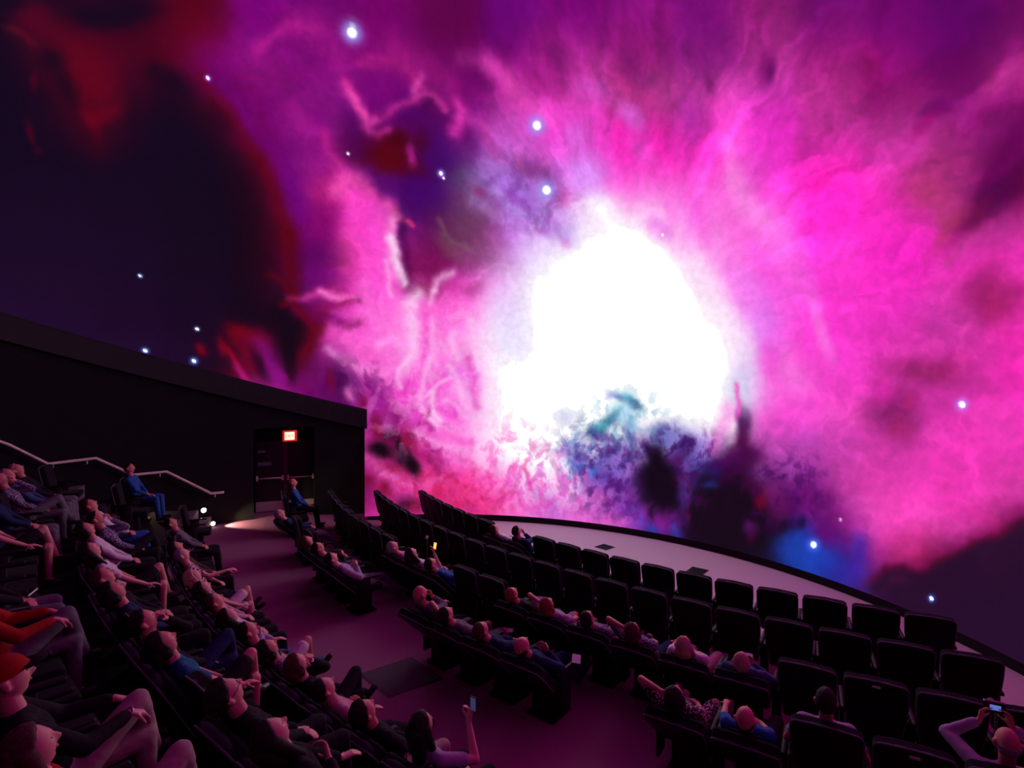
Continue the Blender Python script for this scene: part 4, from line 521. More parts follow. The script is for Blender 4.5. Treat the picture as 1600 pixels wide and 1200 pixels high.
def build_dome():
    azA0, azA1 = -11.5, 104.9
    patches = []
    def grid(azs, bot, ts):
        els = [[b + (90-b)*t for t in ts] for b in bot]
        return np.array([[a]*len(ts) for a in azs], float), np.array(els)
    dens = np.concatenate([np.arange(0, .60, .0016), np.arange(.60, 1.0001, .008)]); dens[-1] = 1
    if dens[-1] < 1: dens = np.append(dens, 1.0)
    azs = np.concatenate([np.arange(azA0, 3, 1.0), np.arange(3, azA1, .17), [azA1]])
    eb = math.degrees(math.asin((.17-ZC)/RD))
    patches.append(grid(azs, [eb]*len(azs), dens))
    azs2 = np.concatenate([[azA1], np.arange(105, 158, .2), np.arange(158, 348.5, 1.5), [348.5]])
    bot = []
    for a in azs2:
        ar = math.radians(a); s = RD*(math.cos(ar)*AX[0]+math.sin(ar)*AX[1])
        z = 4.68-.29*s; bot.append(math.degrees(math.asin(max(-1, min(1, (z-ZC-.12)/RD)))))
    patches.append(grid(azs2, bot, dens))
    V = []; Fc = []; base = 0
    for az, el in patches:
        a = np.radians(az); e = np.radians(el)
        d = np.stack([np.cos(e)*np.cos(a), np.cos(e)*np.sin(a), np.sin(e)], -1)
        n, m = az.shape; V.append(d.reshape(-1, 3))
        i = np.arange(n-1)[:, None]*m + np.arange(m-1)[None, :] + base
        Fc.append(np.stack([i, i+1, i+m+1, i+m], -1).reshape(-1, 4)); base += n*m
    D = np.concatenate(V); FF = np.concatenate(Fc)
    P = D*RD + np.array([C[0], C[1], ZC])
    me = bpy.data.meshes.new('dome_screen')
    me.vertices.add(len(P)); me.vertices.foreach_set('co', P.astype(np.float32).ravel())
    me.loops.add(len(FF)*4); me.loops.foreach_set('vertex_index', FF.astype(np.int32).ravel())
    me.polygons.add(len(FF)); me.polygons.foreach_set('loop_start', np.arange(0, len(FF)*4, 4, dtype=np.int32))
    me.polygons.foreach_set('use_smooth', np.ones(len(FF), bool))
    me.update(calc_edges=True); me.validate()
    kk = 2/(1.0001+D@CH_C)
    lin = paint(kk*(D@CH_R)*CH_S, kk*(D@CH_U)*CH_S, NB, NBL, NST, NSS, NMO)
    mn = lin.mean(1)*.5+lin.min(1)*.5
    lin = lin*(1+(CORE-1)*np.clip((mn-.90)/.10, 0, 1)**1.5)[:, None]
    ca = me.color_attributes.new('show', 'FLOAT_COLOR', 'POINT')
    buf = np.ones((len(P), 4), np.float32); buf[:, :3] = lin; ca.data.foreach_set('color', buf.ravel())
    m = bpy.data.materials.new('led_dome_show'); m.use_nodes = True; nt = m.node_tree; b = nt.nodes['Principled BSDF']
    b.inputs['Base Color'].default_value = (.015, .015, .016, 1); b.inputs['Roughness'].default_value = .9; b.inputs['Specular IOR Level'].default_value = .1
    at = nt.nodes.new('ShaderNodeAttribute'); at.attribute_name = 'show'
    tc = nt.nodes.new('ShaderNodeTexCoord'); nz = nt.nodes.new('ShaderNodeTexNoise'); nz.inputs['Scale'].default_value = 6; nz.inputs['Detail'].default_value = 6
    mr = nt.nodes.new('ShaderNodeMapRange'); mr.inputs[1].default_value = .3; mr.inputs[2].default_value = .7; mr.inputs[3].default_value = .93; mr.inputs[4].default_value = 1.07
    vm = nt.nodes.new('ShaderNodeVectorMath'); vm.operation = 'SCALE'
    nt.links.new(tc.outputs['Object'], nz.inputs['Vector']); nt.links.new(nz.outputs['Fac'], mr.inputs[0])
    nt.links.new(at.outputs['Color'], vm.inputs[0]); nt.links.new(mr.outputs[0], vm.inputs['Scale'])
    nt.links.new(vm.outputs[0], b.inputs['Emission Color']); b.inputs['Emission Strength'].default_value = SCREEN_GAIN
    m.cycles.emission_sampling = 'NONE'
    o = link('dome_screen', me, None, m)
    tag(o, 'huge curved dome screen filled by a magenta nebula with a white core', 'screen')
build_dome()

# ------------------------------------------------------------------ structure
# lower floor: gently raked disc sector about F, kept inside the round hall
def build_floor():
    rs = [11.5, 13, 14.5, 16.0, 16.9, 17.5, 18.2, 19, 20, 20.75, 21.6, 22.7]
    vs = []; fs = []; n = 110
    for i in range(n+1):
        t = math.radians(186 + (262-186)*i/n)
        for r in rs: vs.append(fp(t, r, floor_z(r)))
    m = len(rs)
    for i in range(n):
        for j in range(m-1): a = i*m+j; fs.append((a, a+m, a+m+1, a+1))
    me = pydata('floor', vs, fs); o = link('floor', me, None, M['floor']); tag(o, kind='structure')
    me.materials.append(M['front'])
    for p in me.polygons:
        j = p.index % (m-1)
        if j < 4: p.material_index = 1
build_floor()
# floor patch beyond the foot of the wall, in front of the doors
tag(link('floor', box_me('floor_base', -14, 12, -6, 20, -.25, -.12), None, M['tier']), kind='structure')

WALLTOP = lambda x, y: top_z(x, y)
HEAD = 2.72
AZ_OPEN0, AZ_OPEN1 = 113.2, 122.6
tag(link('wall_left', arc_wall('wall_left_a', 104.9, AZ_OPEN0, RW, RW+.75, -.1, WALLTOP, 10), None, M['wall']), kind='structure')
tag(link('wall_left', arc_wall('wall_left_b', AZ_OPEN0, AZ_OPEN1, RW, RW+.75, HEAD, WALLTOP, 10), None, M['wall']), kind='structure')
tag(link('wall_left', arc_wall('wall_left_c', AZ_OPEN1, 226.7, RW, RW+.3, -.1, WALLTOP, 60), None, M['wall']), kind='structure')
tag(link('wall_right', arc_wall('wall_right', 226.7, 348.5, RW, RW+.3, -.1, WALLTOP, 60), None, M['wall']), kind='structure')
FZB = lambda x, y: top_z(x, y) - .56
FZT = lambda x, y: top_z(x, y) + .02
def fascia():
    me = arc_wall('trim_1', 104.5, 348.5, RW-.13, RW+.12, FZB, FZT, 120)
    bm = bmesh.new(); bm.from_mesh(me)
    es = [e for e in bm.edges if all(abs(math.hypot(v.co.x-C[0], v.co.y-C[1]) - (RW-.13)) < .01 for v in e.verts) and abs(e.verts[0].co.z - FZT(e.verts[0].co.x, e.verts[0].co.y)) < .01 and abs(e.verts[1].co.z - FZT(e.verts[1].co.x, e.verts[1].co.y)) < .01]
    bmesh.ops.bevel(bm, geom=es, offset=.05, segments=3, affect='EDGES')
    bm.to_mesh(me); bm.free()
    tag(link('trim_1', me, None, M['fascia']), kind='structure')
fascia()
tag(link('trim_2', arc_wall('trim_2', -11.5, 104.5, KR, KR+.22, -.05, .17, 80), None, M['kerb']), kind='structure')

# double door in its recess
DA = Vector((-7.50, 15.80, .2)); DU = Vector((.945, .327, 0)).normalized(); DN = Vector((DU.y, -DU.x, 0))
def door_mtx(): 
    m = Matrix.Identity(4); m.col[0] = DU.to_4d(); m.col[0][3] = 0; m.col[1] = (-DN).to_4d(); m.col[1][3] = 0; m.col[3] = (DA.x, DA.y, DA.z, 1); return m
DM = door_mtx()
tag(link('wall_left', box_me('wall_left_d', -.6, 2.5, .07, .2, -.3, 2.9, mtx=DM), None, M['wall']), kind='structure')
for i, (x0, x1) in enumerate(((.02, .83), (.86, 1.67))):
    d = link(f'door_{i+1}', box_me('door_leaf', x0, x1, 0, .05, .01, 2.08, .006, mtx=DM), None, M['door']); tag(d, kind='structure')
    link('panic_bar', tube_me('panic_bar', [DM @ Vector((x, -.07, 1.0)) for x in (x0+.06, x1-.06)], .022), d, M['metal'])
    for x in (x0+.06, x1-.06):
        link('bar_end', box_me('bar_end', x-.025, x+.025, -.09, 0, .93, 1.07, .006, mtx=DM), d, M['metal'])
    link('kick_plate', box_me('kick_plate', x0+.015, x1-.015, -.006, 0, .02, .31, mtx=DM), d, mat('kick_plate_steel', (.62, .50, .52), .4, .1, 20, .5, 0, .3))
    link('door_edge', box_me('door_edge', (x1-.02 if i == 0 else x0), (x1 if i == 0 else x0+.02), -.012, 0, .02, 2.08, mtx=DM), d, mat('door_edge_strip', (.22, .12, .12), .5, .1, 20, .4))
    if i == 0:
        for zc, hh, ww in ((1.78, .035, .20), (1.42, .05, .36)):
            link('notice', box_me('notice', x0+.08, x0+.08+ww, -.01, 0, zc-hh, zc+hh, mtx=DM), d, mat('dim_notice', (.16, .15, .22), .6, .1, 20, .3))
tag(link('trim_3', box_me('trim_3', .83, .86, .0, .05, 0, 2.1, mtx=DM), None, M['door']), kind='structure')

# exit sign
def exit_sign():
    p = on_wall(453, 681, RW-.12); az = math.atan2(p.y-C[1], p.x-C[0])
    ry = math.atan2(-p.x, p.y)      # faces the hall
    root = empty('exit_sign', p, az - PI/2 + .12, label='small lit red exit sign above the double doors', cat='exit sign')
    link('housing', box_me('housing', -.19, .19, -.03, .045, -.155, .155, .01), root, emis('exit_red_housing', (1, .02, .015), .55))
    link('lit_panel', box_me('lit_panel', -.145, .115, -.04, -.028, -.11, .11), root, emis('exit_lit_panel', (1, .50, .34), 2.4))
    cu = bpy.data.curves.new('exit_text', 'FONT'); cu.body = 'EXIT'; cu.size = .115; cu.extrude = .003; cu.align_x = 'CENTER'; cu.align_y = 'CENTER'
    t = bpy.data.objects.new('tmp', cu); COL.objects.link(t)
    me = bpy.data.meshes.new_from_object(t.evaluated_get(bpy.context.evaluated_depsgraph_get())); bpy.data.objects.remove(t)
    o = link('lettering', me, root, emis('exit_letter_red', (1, .05, .03), 1.3)); me.materials.clear(); me.materials.append(bpy.data.materials['exit_letter_red'])
    o.rotation_euler = (PI/2, 0, 0); o.location = (-.015, -.043, 0)
    link('mount', box_me('mount', -.03, .03, .0, .12, .10, .26), root, M['plastic'])
exit_sign()

# ------------------------------------------------------------------ tiers, stairs
def slab(name, th0, th1, r0, r1, z, m, kind='structure'):
    o = link(name, fan_slab(name, th0, th1, r0, r1, z, -.1), None, m); tag(o, kind=kind); return o
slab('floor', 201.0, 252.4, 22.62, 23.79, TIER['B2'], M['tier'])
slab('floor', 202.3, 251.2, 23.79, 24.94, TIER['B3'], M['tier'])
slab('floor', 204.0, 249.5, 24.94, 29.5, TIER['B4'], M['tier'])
SM = mat('stair_carpet', (.22, .16, .19), .9, .15, 40, .1)
steps = [(205.8, 22.06, 22.35, .43), (206.0, 22.35, 22.64, .66), (206.6, 23.35, 23.82, 1.12), (207.2, 24.5, 24.96, 1.66)]
for i, (te, r0, r1, z) in enumerate(steps):
    e = math.degrees(.95 / r0)
    th_w = {0: 200.5, 1: 200.8, 2: 201.9, 3: 203.3}[i]
    st = link('stair_step', fan_slab('stair_step', th_w, te, r0, r1, z, .0, 8), None, SM); tag(st, kind='structure')
    link('nosing', tube_me('nosing', [fp(math.radians(th_w + (te-th_w)*k/6), r0+.01, z-.015) for k in range(7)], .014, 6), st, M['lit_rim_tone'])

# handrail along the curved wall
rp = [on_wall(u, v, RW-.15) for u, v in ((-60, 668), (15, 695.5), (75, 725), (150, 716), (208, 742), (260, 737), (330, 771), (350, 769))]
def rail_pts(ps):
    out = []
    for a, b in zip(ps[:-1], ps[1:]):
        for k in range(5):
            q = a.lerp(b, k/5); d = Vector((q.x-C[0], q.y-C[1])); d = d.normalized()*(RW-.15); out.append(Vector((C[0]+d.x, C[1]+d.y, q.z)))
    out.append(ps[-1]); return out
hr = link('handrail', tube_me('handrail', rail_pts(rp), .032, 10), None, M['rail'])
tag(hr, 'pale zigzag handrail climbing the black curved side wall', 'handrail')
for u, v in ((83, 725), (136, 718.5), (214, 742), (250, 739), (336, 771)):
    p = on_wall(u, v, RW-.15); d = Vector((p.x-C[0], p.y-C[1], 0)).normalized()
    link('bracket', tube_me('bracket', [p, p+Vector((0, 0, -.09)), p+d*.14+Vector((0, 0, -.11))], .012, 6), hr, M['rail'])
# wall lamp and step lamps
def lamp(u, v, r, rad, name, label, col, st, p=None):
    p = p or on_wall(u, v, r); az = math.atan2(p.y-C[1], p.x-C[0])
    root = empty(name, p, az+PI/2, label=label, cat='lamp')
    bm = bmesh.new(); bmesh.ops.create_cone(bm, cap_ends=True, segments=20, radius1=rad, radius2=rad*.8, depth=.04)
    bm.transform(Matrix.Rotation(-PI/2, 4, 'X') @ Matrix.Translation((0, 0, .0))); me = bpy.data.meshes.new('rim'); bm.to_mesh(me); bm.free()
    link('rim', me, root, M['plastic'])
    bm = bmesh.new(); bmesh.ops.create_uvsphere(bm, u_segments=16, v_segments=10, radius=rad*.75); bm.transform(Matrix.Diagonal((1, .5, 1, 1))); me = bpy.data.meshes.new('lens'); bm.to_mesh(me); bm.free(); me.shade_smooth()
    l = link('lens', me, root, emis(name+'_glow', col, st)); l.location = (0, .025, 0)
lamp(318, 797, RW-.02, .085, 'wall_lamp', 'small round white lamp low on the wall below the handrail end', (1, .97, .85), 6)
lamp(0, 0, 0, .075, 'step_lamp', 'bright step lamp at the foot of the side stairs', (1, .88, .6), 6, Vector((-7.90, 14.33, .29)))
lamp(0, 0, 0, .04, 'step_lamp', 'tiny dim lamp just above the bright step lamp', (1, .9, .7), 2, Vector((-8.17, 14.26, .42)))
lamp(0, 0, 0, .05, 'step_lamp', 'dim step lamp behind the man in the blue suit', (1, .75, .4), 3, Vector((-9.02, 13.27, 1.2)))

# floor grilles and mat
def floor_quad(name, u, v, z, w, h, label, cat, slats, m, th=.012):
    p = on_z(u, v, z); d = Vector((F[0]-p.x, F[1]-p.y)); rz = math.atan2(d.y, d.x)-PI/2
    root = empty(name, (p.x, p.y, z), rz, label=label, cat=cat)
    link('frame', box_me('frame', -w/2, w/2, -h/2, h/2, 0, th*.7, .003), root, m)
    for k in range(slats):
        y = -h/2 + h*(k+.8)/(slats+.6); o = link('slat', box_me('slat', -w/2+.02, w/2-.02, y-.012, y+.012, th*.7, th+.006), root, M['plastic'])
    return root
floor_quad('floor_grille', 945, 855, 0.0, .36, .36, 'square dark floor grille nearer the exit doors on the pale strip', 'grille', 7, M['grille'])
floor_quad('floor_grille', 1090, 892, 0.0, .36, .36, 'square dark floor grille farther from the exit doors on the pale strip', 'grille', 7, M['grille'])
a, b_, c_ = on_z(561, 1054, .2), on_z(643, 1027, .2), on_z(607, 1091, .2)
ux = (b_-a); uy = (c_-a)
mroot = empty('floor_mat', a, 0, label='flat dark rectangular mat on the magenta lit cross aisle', cat='mat')
def quadslab(name, p, q, r, s, h):
    vs = [p, q, r, s] + [v+Vector((0, 0, h)) for v in (p, q, r, s)]
    return pydata(name, vs, [(0, 1, 2, 3), (7, 6, 5, 4), (0, 4, 5, 1), (1, 5, 6, 2), (2, 6, 7, 3), (3, 7, 4, 0)])
z0 = Vector((0, 0, 0)); link('mat_surface', quadslab('mat_surface', z0+ux*.03+uy*.03, ux*.97+uy*.03, ux*.97+uy*.97, ux*.03+uy*.97, .010), mroot, M['matm'])
link('mat_border', quadslab('mat_border', z0, ux, ux+uy, uy, .006), mroot, M['grille'])

# ------------------------------------------------------------------ seats
PIV = .42
def back_outline(n=6):
    """half outline of the backrest seen from behind, z above the pivot"""
    pts = [(.205, -.02), (.232, .10), (.260, .28), (.268, .44), (.268, .545)]
    for k in range(1, n+1):
        t = PI/2*k/n; pts.append((.216 + .052*math.cos(t), .545 + .048*math.sin(t)))
    return pts + [(.10, .600), (0, .604)]
def back_me(name, ang, inset, y0, y1, zoff=0.0):
    h = back_outline(); out = [(x, z) for x, z in h] + [(-x, z) for x, z in h[::-1][1:]]
    cx, cz = 0, .28; vs = []; rings = [(1-inset-.03, y0), (1-inset, y0+(y1-y0)*.18), (1-inset, y0+(y1-y0)*.8), (1-inset-.05, y1)]
    for s, y in rings:
        for x, z in out: vs.append((cx+(x-cx)*s, y + .05*(z/.6)**2*0, cz+(z-cz)*s+zoff))
    n = len(out); fs = []
    for j in range(len(rings)-1):
        for k in range(n): fs.append((j*n+k, j*n+(k+1) % n, (j+1)*n+(k+1) % n, (j+1)*n+k))
    fs.append(tuple(range(n))[::-1]); fs.append(tuple((len(rings)-1)*n+k for k in range(n)))
    me = pydata(name, vs, fs); bm = bmesh.new(); bm.from_mesh(me)
    bmesh.ops.recalc_face_normals(bm, faces=bm.faces[:])
    bm.transform(Matrix.Translation((0, 0, PIV)) @ Matrix.Rotation(math.radians(ang), 4, 'X')); bm.to_mesh(me); bm.free(); return me
def lit_rim_me(ang):  # strip added round the back so its rim reads as lit
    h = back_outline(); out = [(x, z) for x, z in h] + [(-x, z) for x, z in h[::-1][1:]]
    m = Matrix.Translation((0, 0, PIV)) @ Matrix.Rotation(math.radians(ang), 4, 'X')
    return tube_me('lit_rim', [m @ Vector((x*1.0, -.048, z*1.0)) for x, z in out], .009, 6)
SEATMESH = {}
for st, ang in (('up', 11), ('mid', 27), ('low', 46)):
    pad = back_me('backrest', ang, 0.0, -.055, .055)
    shell = back_me('back_shell', ang, .02, -.066, -.05)
    head = box_me('headrest', -.15, .15, .045, .085, .42, .57, .03, 3, Matrix.Translation((0, 0, PIV)) @ Matrix.Rotation(math.radians(ang), 4, 'X'))
    mm = Matrix.Translation((0, 0, PIV)) @ Matrix.Rotation(math.radians(ang), 4, 'X'); rr = .044 if st == 'mid' else .026
    roll = tube_me('lit_top_roll', [mm @ Vector((x, -.012 if st == 'mid' else -.034, .592-rr*.55-.03*(abs(x)/.24)**4)) for x in (-.236, -.2, -.1, 0, .1, .2, .236)], rr, 10)  # roll added along the top edge so it reads as lit
    SEATMESH[st] = (pad, shell, head, lit_rim_me(ang), roll)
M_CUSH = box_me('seat_cushion', -.235, .235, -.02, .46, .34, .455, .045, 3)
M_PED = box_me('pedestal', -.14, .14, .02, .30, .0, .35, .02, 2)
M_FOOT = box_me('base_plate', -.19, .19, -.02, .36, .0, .03, .008, 1)
M_ARM = {s: box_me('armrest', s*.272-.022, s*.272+.022, -.10, .36, .60, .64, .016, 2) for s in (-1, 1)}
M_POST = {s: box_me('arm_post', s*.272-.018, s*.272+.018, .0, .20, .12, .61, .01, 1) for s in (-1, 1)}
M_TAG = box_me('number_tag', -.035, .035, -.086, -.078, .555, .575, 0, 1, Matrix.Translation((0, 0, PIV)) @ Matrix.Rotation(math.radians(11), 4, 'X'))
SEATPOS = {}
def seat(th, r, z, st, label, group, tagp=False, grp_head=True):
    """th: angle about F; r: radius of the back's top"""
    rp_ = r - .13
    p = fp(th, rp_, z); rz = math.atan2(F[1]-p.y, F[0]-p.x) - PI/2
    root = empty('theater_seat', p, rz, label=label, cat='seat', group=group)
    pad, shell, head, rim_tube, roll = SEATMESH[st]; link('lit_top_roll', roll, root, M['lit_top_tone'])
    link('backrest', pad, root, M['fabric']); link('back_shell', shell, root, M['plastic']); link('lit_rim', rim_tube, root, M['lit_rim_tone'])
    if grp_head: link('headrest', head, root, M['fabric'])
    link('seat_cushion', M_CUSH, root, M['fabric']); link('pedestal', M_PED, root, M['plastic']); link('base_plate', M_FOOT, root, M['plastic'])
    for s in (-1, 1):
        a_ = link('armrest', M_ARM[s], root, M['plastic']); link('arm_post', M_POST[s], a_, M['plastic'])
    if tagp: link('number_tag', M_TAG, root, M['tagm'])
    return root, p, rz

# ------------------------------------------------------------------ people
def limb(p, q, r0, r1, sx=1.0, side=None, seg=14):
    """closed tapered limb with round ends between p and q; sx widens it along side"""
    p = Vector(p); q = Vector(q); d = (q-p); L = d.length; d = d.normalized()
    s = Vector(side) if side is not None else d.orthogonal()
    s = (s - d*s.dot(d)).normalized(); t = d.cross(s)
    prof = [(-r0*math.cos(a), r0*math.sin(a)) for a in (.0, .45, .9, 1.3)] + [(0, r0), (L*.33, r0+(r1-r0)*.33), (L*.66, r0+(r1-r0)*.66), (L, r1)] + [(L+r1*math.sin(a), r1*math.cos(a)) for a in (.35, .8, 1.2)] + [(L+r1, 0)]
    vs = []; fs = []
    vs.append(p + d*prof[0][0])
    for h, r in prof[1:-1]:
        for k in range(seg):
            a = 2*PI*k/seg; vs.append(p + d*h + s*(r*sx*math.cos(a)) + t*(r*math.sin(a)))
    vs.append(p + d*prof[-1][0]); n = len(prof)-2
    for k in range(seg): fs.append((0, 1+(k+1) % seg, 1+k))
    for j in range(n-1):
        for k in range(seg):
            a = 1+j*seg+k; b = 1+j*seg+(k+1) % seg; fs.append((a, b, b+seg, a+seg))
    e = len(vs)-1
    for k in range(seg): fs.append((e, 1+(n-1)*seg+k, 1+(n-1)*seg+(k+1) % seg))
    return vs, fs
def join_parts(parts):
    V = []; Fs = []
    for vs, fs in parts:
        o = len(V); V += list(vs); Fs += [tuple(i+o for i in f) for f in fs]
    return V, Fs
def remesh(name, parts, voxel, smooth=3, tx=None):
    V, Fs = join_parts(parts); me = pydata(name, V, Fs)
    o = bpy.data.objects.new('tmp', me); COL.objects.link(o)
    m = o.modifiers.new('r', 'REMESH'); m.mode = 'VOXEL'; m.voxel_size = voxel
    s = o.modifiers.new('s', 'SMOOTH'); s.iterations = smooth; s.factor = .5
    if tx:
        d = o.modifiers.new('d', 'DISPLACE'); t = bpy.data.textures.new('folds', 'CLOUDS'); t.noise_scale = tx[0]; d.texture = t; d.strength = tx[1]; d.mid_level = .5
    dg = bpy.context.evaluated_depsgraph_get(); r = bpy.data.meshes.new_from_object(o.evaluated_get(dg)); r.name = name
    bpy.data.objects.remove(o); bpy.data.meshes.remove(me); r.shade_smooth(); r.materials.clear(); return r
def ico(level=4):
    bm = bmesh.new(); bmesh.ops.create_icosphere(bm, subdivisions=level, radius=1); bm.verts.ensure_lookup_table()
    V = np.array([v.co[:] for v in bm.verts]); Fs = [tuple(v.index for v in f.verts) for f in bm.faces]; bm.free(); return V, Fs
ICO, ICOF = ico(5)
def head_shape(D, grow=0.0):
    x, y, z = D[:, 0], D[:, 1], D[:, 2]
    g = lambda a, c, s: np.exp(-((a-c)/s)**2)
    fy = np.clip(y, 0, 1)
    X = x*.077; Y = np.where(y > 0, y*.094, y*.106); Z = np.where(z > 0, z*.118, z*.122)
    t = np.clip(-z, 0, 1)
    X = X*(1-.30*t**1.2); Y = np.where(y < 0, Y*(1-.45*t), Y*(1-.10*t))
    n = .025*g(x, 0, .14)*g(z, -.20, .14) + .015*g(x, 0, .12)*g(z, -.03, .17)
    n = n - .010*(g(x, .34, .17)+g(x, -.34, .17))*g(z, .07, .11) + .005*g(z, .27, .09)*np.clip(1-np.abs(x)*1.5, 0, 1)
    n = n + .008*g(x, 0, .22)*g(z, -.47, .07) - .004*g(x, 0, .3)*g(z, -.36, .05) - .005*g(x, 0, .3)*g(z, -.60, .05) + .011*g(x, 0, .28)*g(z, -.76, .16)
    n = n*(fy > .25)*np.clip((fy-.2)*4, 0, 1)
    P = np.stack([X, Y+n, Z], -1)
    L = np.linalg.norm(P, axis=1, keepdims=True)
    return P*(1+grow/L)
def hair_me(kind):
    D = ICO; x, y, z = D[:, 0], D[:, 1], D[:, 2]
    P = head_shape(D, 0)
    ang = z*1.0 - y*.95           # high on crown and back of head
    if kind == 'fringe': m = np.clip((-y*1.1 + .15 - np.abs(z-.0)*.9)*4, 0, 1)*np.clip((.42-z)*6, 0, 1)
    else: m = np.clip((ang-.04+.10*perlin(x*7+3, z*7+3, 231))*4, 0, 1)
    if kind in ('long', 'bob'): m = np.maximum(m, np.clip((np.abs(x)-.62)*6, 0, 1)*np.clip((.35-y)*6, 0, 1))
    m = m*np.clip((z+(.72 if kind in ('short', 'fringe', 'curly') else 1.2))*4, 0, 1)
    gr = {'short': .009, 'fringe': .004, 'curly': .026, 'long': .014, 'bob': .018}[kind]
    rs = np.random.RandomState(3); nz = perlin(x*6+5, z*6+y*5+5, 201)*.6 + perlin(x*13+5, y*13+z*9+8, 211)*.4
    off = np.where(m > 0, -.012 + m*(gr+.012), -.012) + m*nz*(.018 if kind == 'curly' else .009)
    L = np.linalg.norm(P, axis=1, keepdims=True); P = P*(1+off[:, None]/L)
    V = [Vector(p) for p in P]; parts = [(V, ICOF)]
    if kind == 'long':
        parts.append(limb((0, -.075, .0), (0, -.085, -.22), .07, .05, 1.25, (1, 0, 0)))
        for s in (-1, 1): parts.append(limb((s*.066, -.02, .02), (s*.078, .0, -.22), .036, .022, 1.2, (0, 1, 0)))
    if kind == 'bob':
        for s in (-1, 1): parts.append(limb((s*.062, -.02, .03), (s*.066, -.02, -.07), .036, .030, 1.2, (0, 1, 0)))
        parts.append(limb((0, -.07, -.02), (0, -.075, -.10), .075, .055, 1.25, (1, 0, 0)))
    return remesh('hair', parts, .0075, 1)
def cap_me():
    D = ICO; P = head_shape(D, .016); V = []
    for p, d in zip(P, D):
        q = Vector(p)
        if q.z < .035: q = Vector((q.x*.93, q.y*.93, .030+min(0, q.z)*.02))
        V.append(q)
    vs = []; fs = []
    for i in range(13):
        a = PI*(i/12); x = .075*math.cos(a)
        for (rr, zz) in ((.0, .040), (1.0, .028)):
            vs.append((x*(1-.12*rr), .055+(.105*math.sin(a))*rr + .02, zz+.006)); vs.append((x*(1-.12*rr), .055+(.105*math.sin(a))*rr+.02, zz-.002))
    for i in range(12):
        a = i*4; b = a+4; fs += [(a, b, b+2, a+2), (a+1, a+3, b+3, b+1), (a+2, b+2, b+3, a+3), (a, a+1, b+1, b)]
    me = pydata('cap', V, ICOF, True); pk = pydata('cap_peak', vs, fs, True); return me, pk
def hand(wr, d, n, curl=.5, thumb=1, sc=1.0):
    """palm, four unequal bent fingers and a thumb; d along the hand, n out of the palm"""
    d = Vector(d).normalized(); n = Vector(n); n = (n-d*n.dot(d)).normalized(); s = d.cross(n)*thumb
    out = [limb(wr, wr+d*.075*sc, .017*sc, .018*sc, 1.9, s, 10)]
    for k, (o, L) in enumerate(((.030, .070), (.010, .080), (-.010, .075), (-.029, .058))):
        b = wr + d*.082*sc + s*o*sc; sp = s*(o*.35)
        d1 = (d*math.cos(curl) + n*math.sin(curl) + sp).normalized(); m1 = b + d1*L*.5*sc
        d2 = (d*math.cos(curl*2) + n*math.sin(curl*2) + sp).normalized()
        out.append(limb(b, m1, .0088*sc, .0082*sc, 1, None, 8)); out.append(limb(m1, m1+d2*L*.5*sc, .0082*sc, .007*sc, 1, None, 8))
    b = wr + d*.022*sc + s*.024*sc; m1 = b + (d*.6+s*.75+n*.35).normalized()*.042*sc
    out.append(limb(b, m1, .012*sc, .0105*sc, 1, None, 8)); out.append(limb(m1, m1+(d*.85+s*.3+n*.5).normalized()*.032*sc, .0100*sc, .0085*sc, 1, None, 8))
    return out
def ik(a, b, l1, l2, pole):
    a = Vector(a); b = Vector(b); d = b-a; L = min(d.length, (l1+l2)*.995); d = d.normalized(); b = a+d*L
    x = (l1*l1-l2*l2+L*L)/(2*L); h = math.sqrt(max(l1*l1-x*x, 0)); p = Vector(pole); p = (p-d*p.dot(d)).normalized()
    return a+d*x+p*h, b
POSES = {}
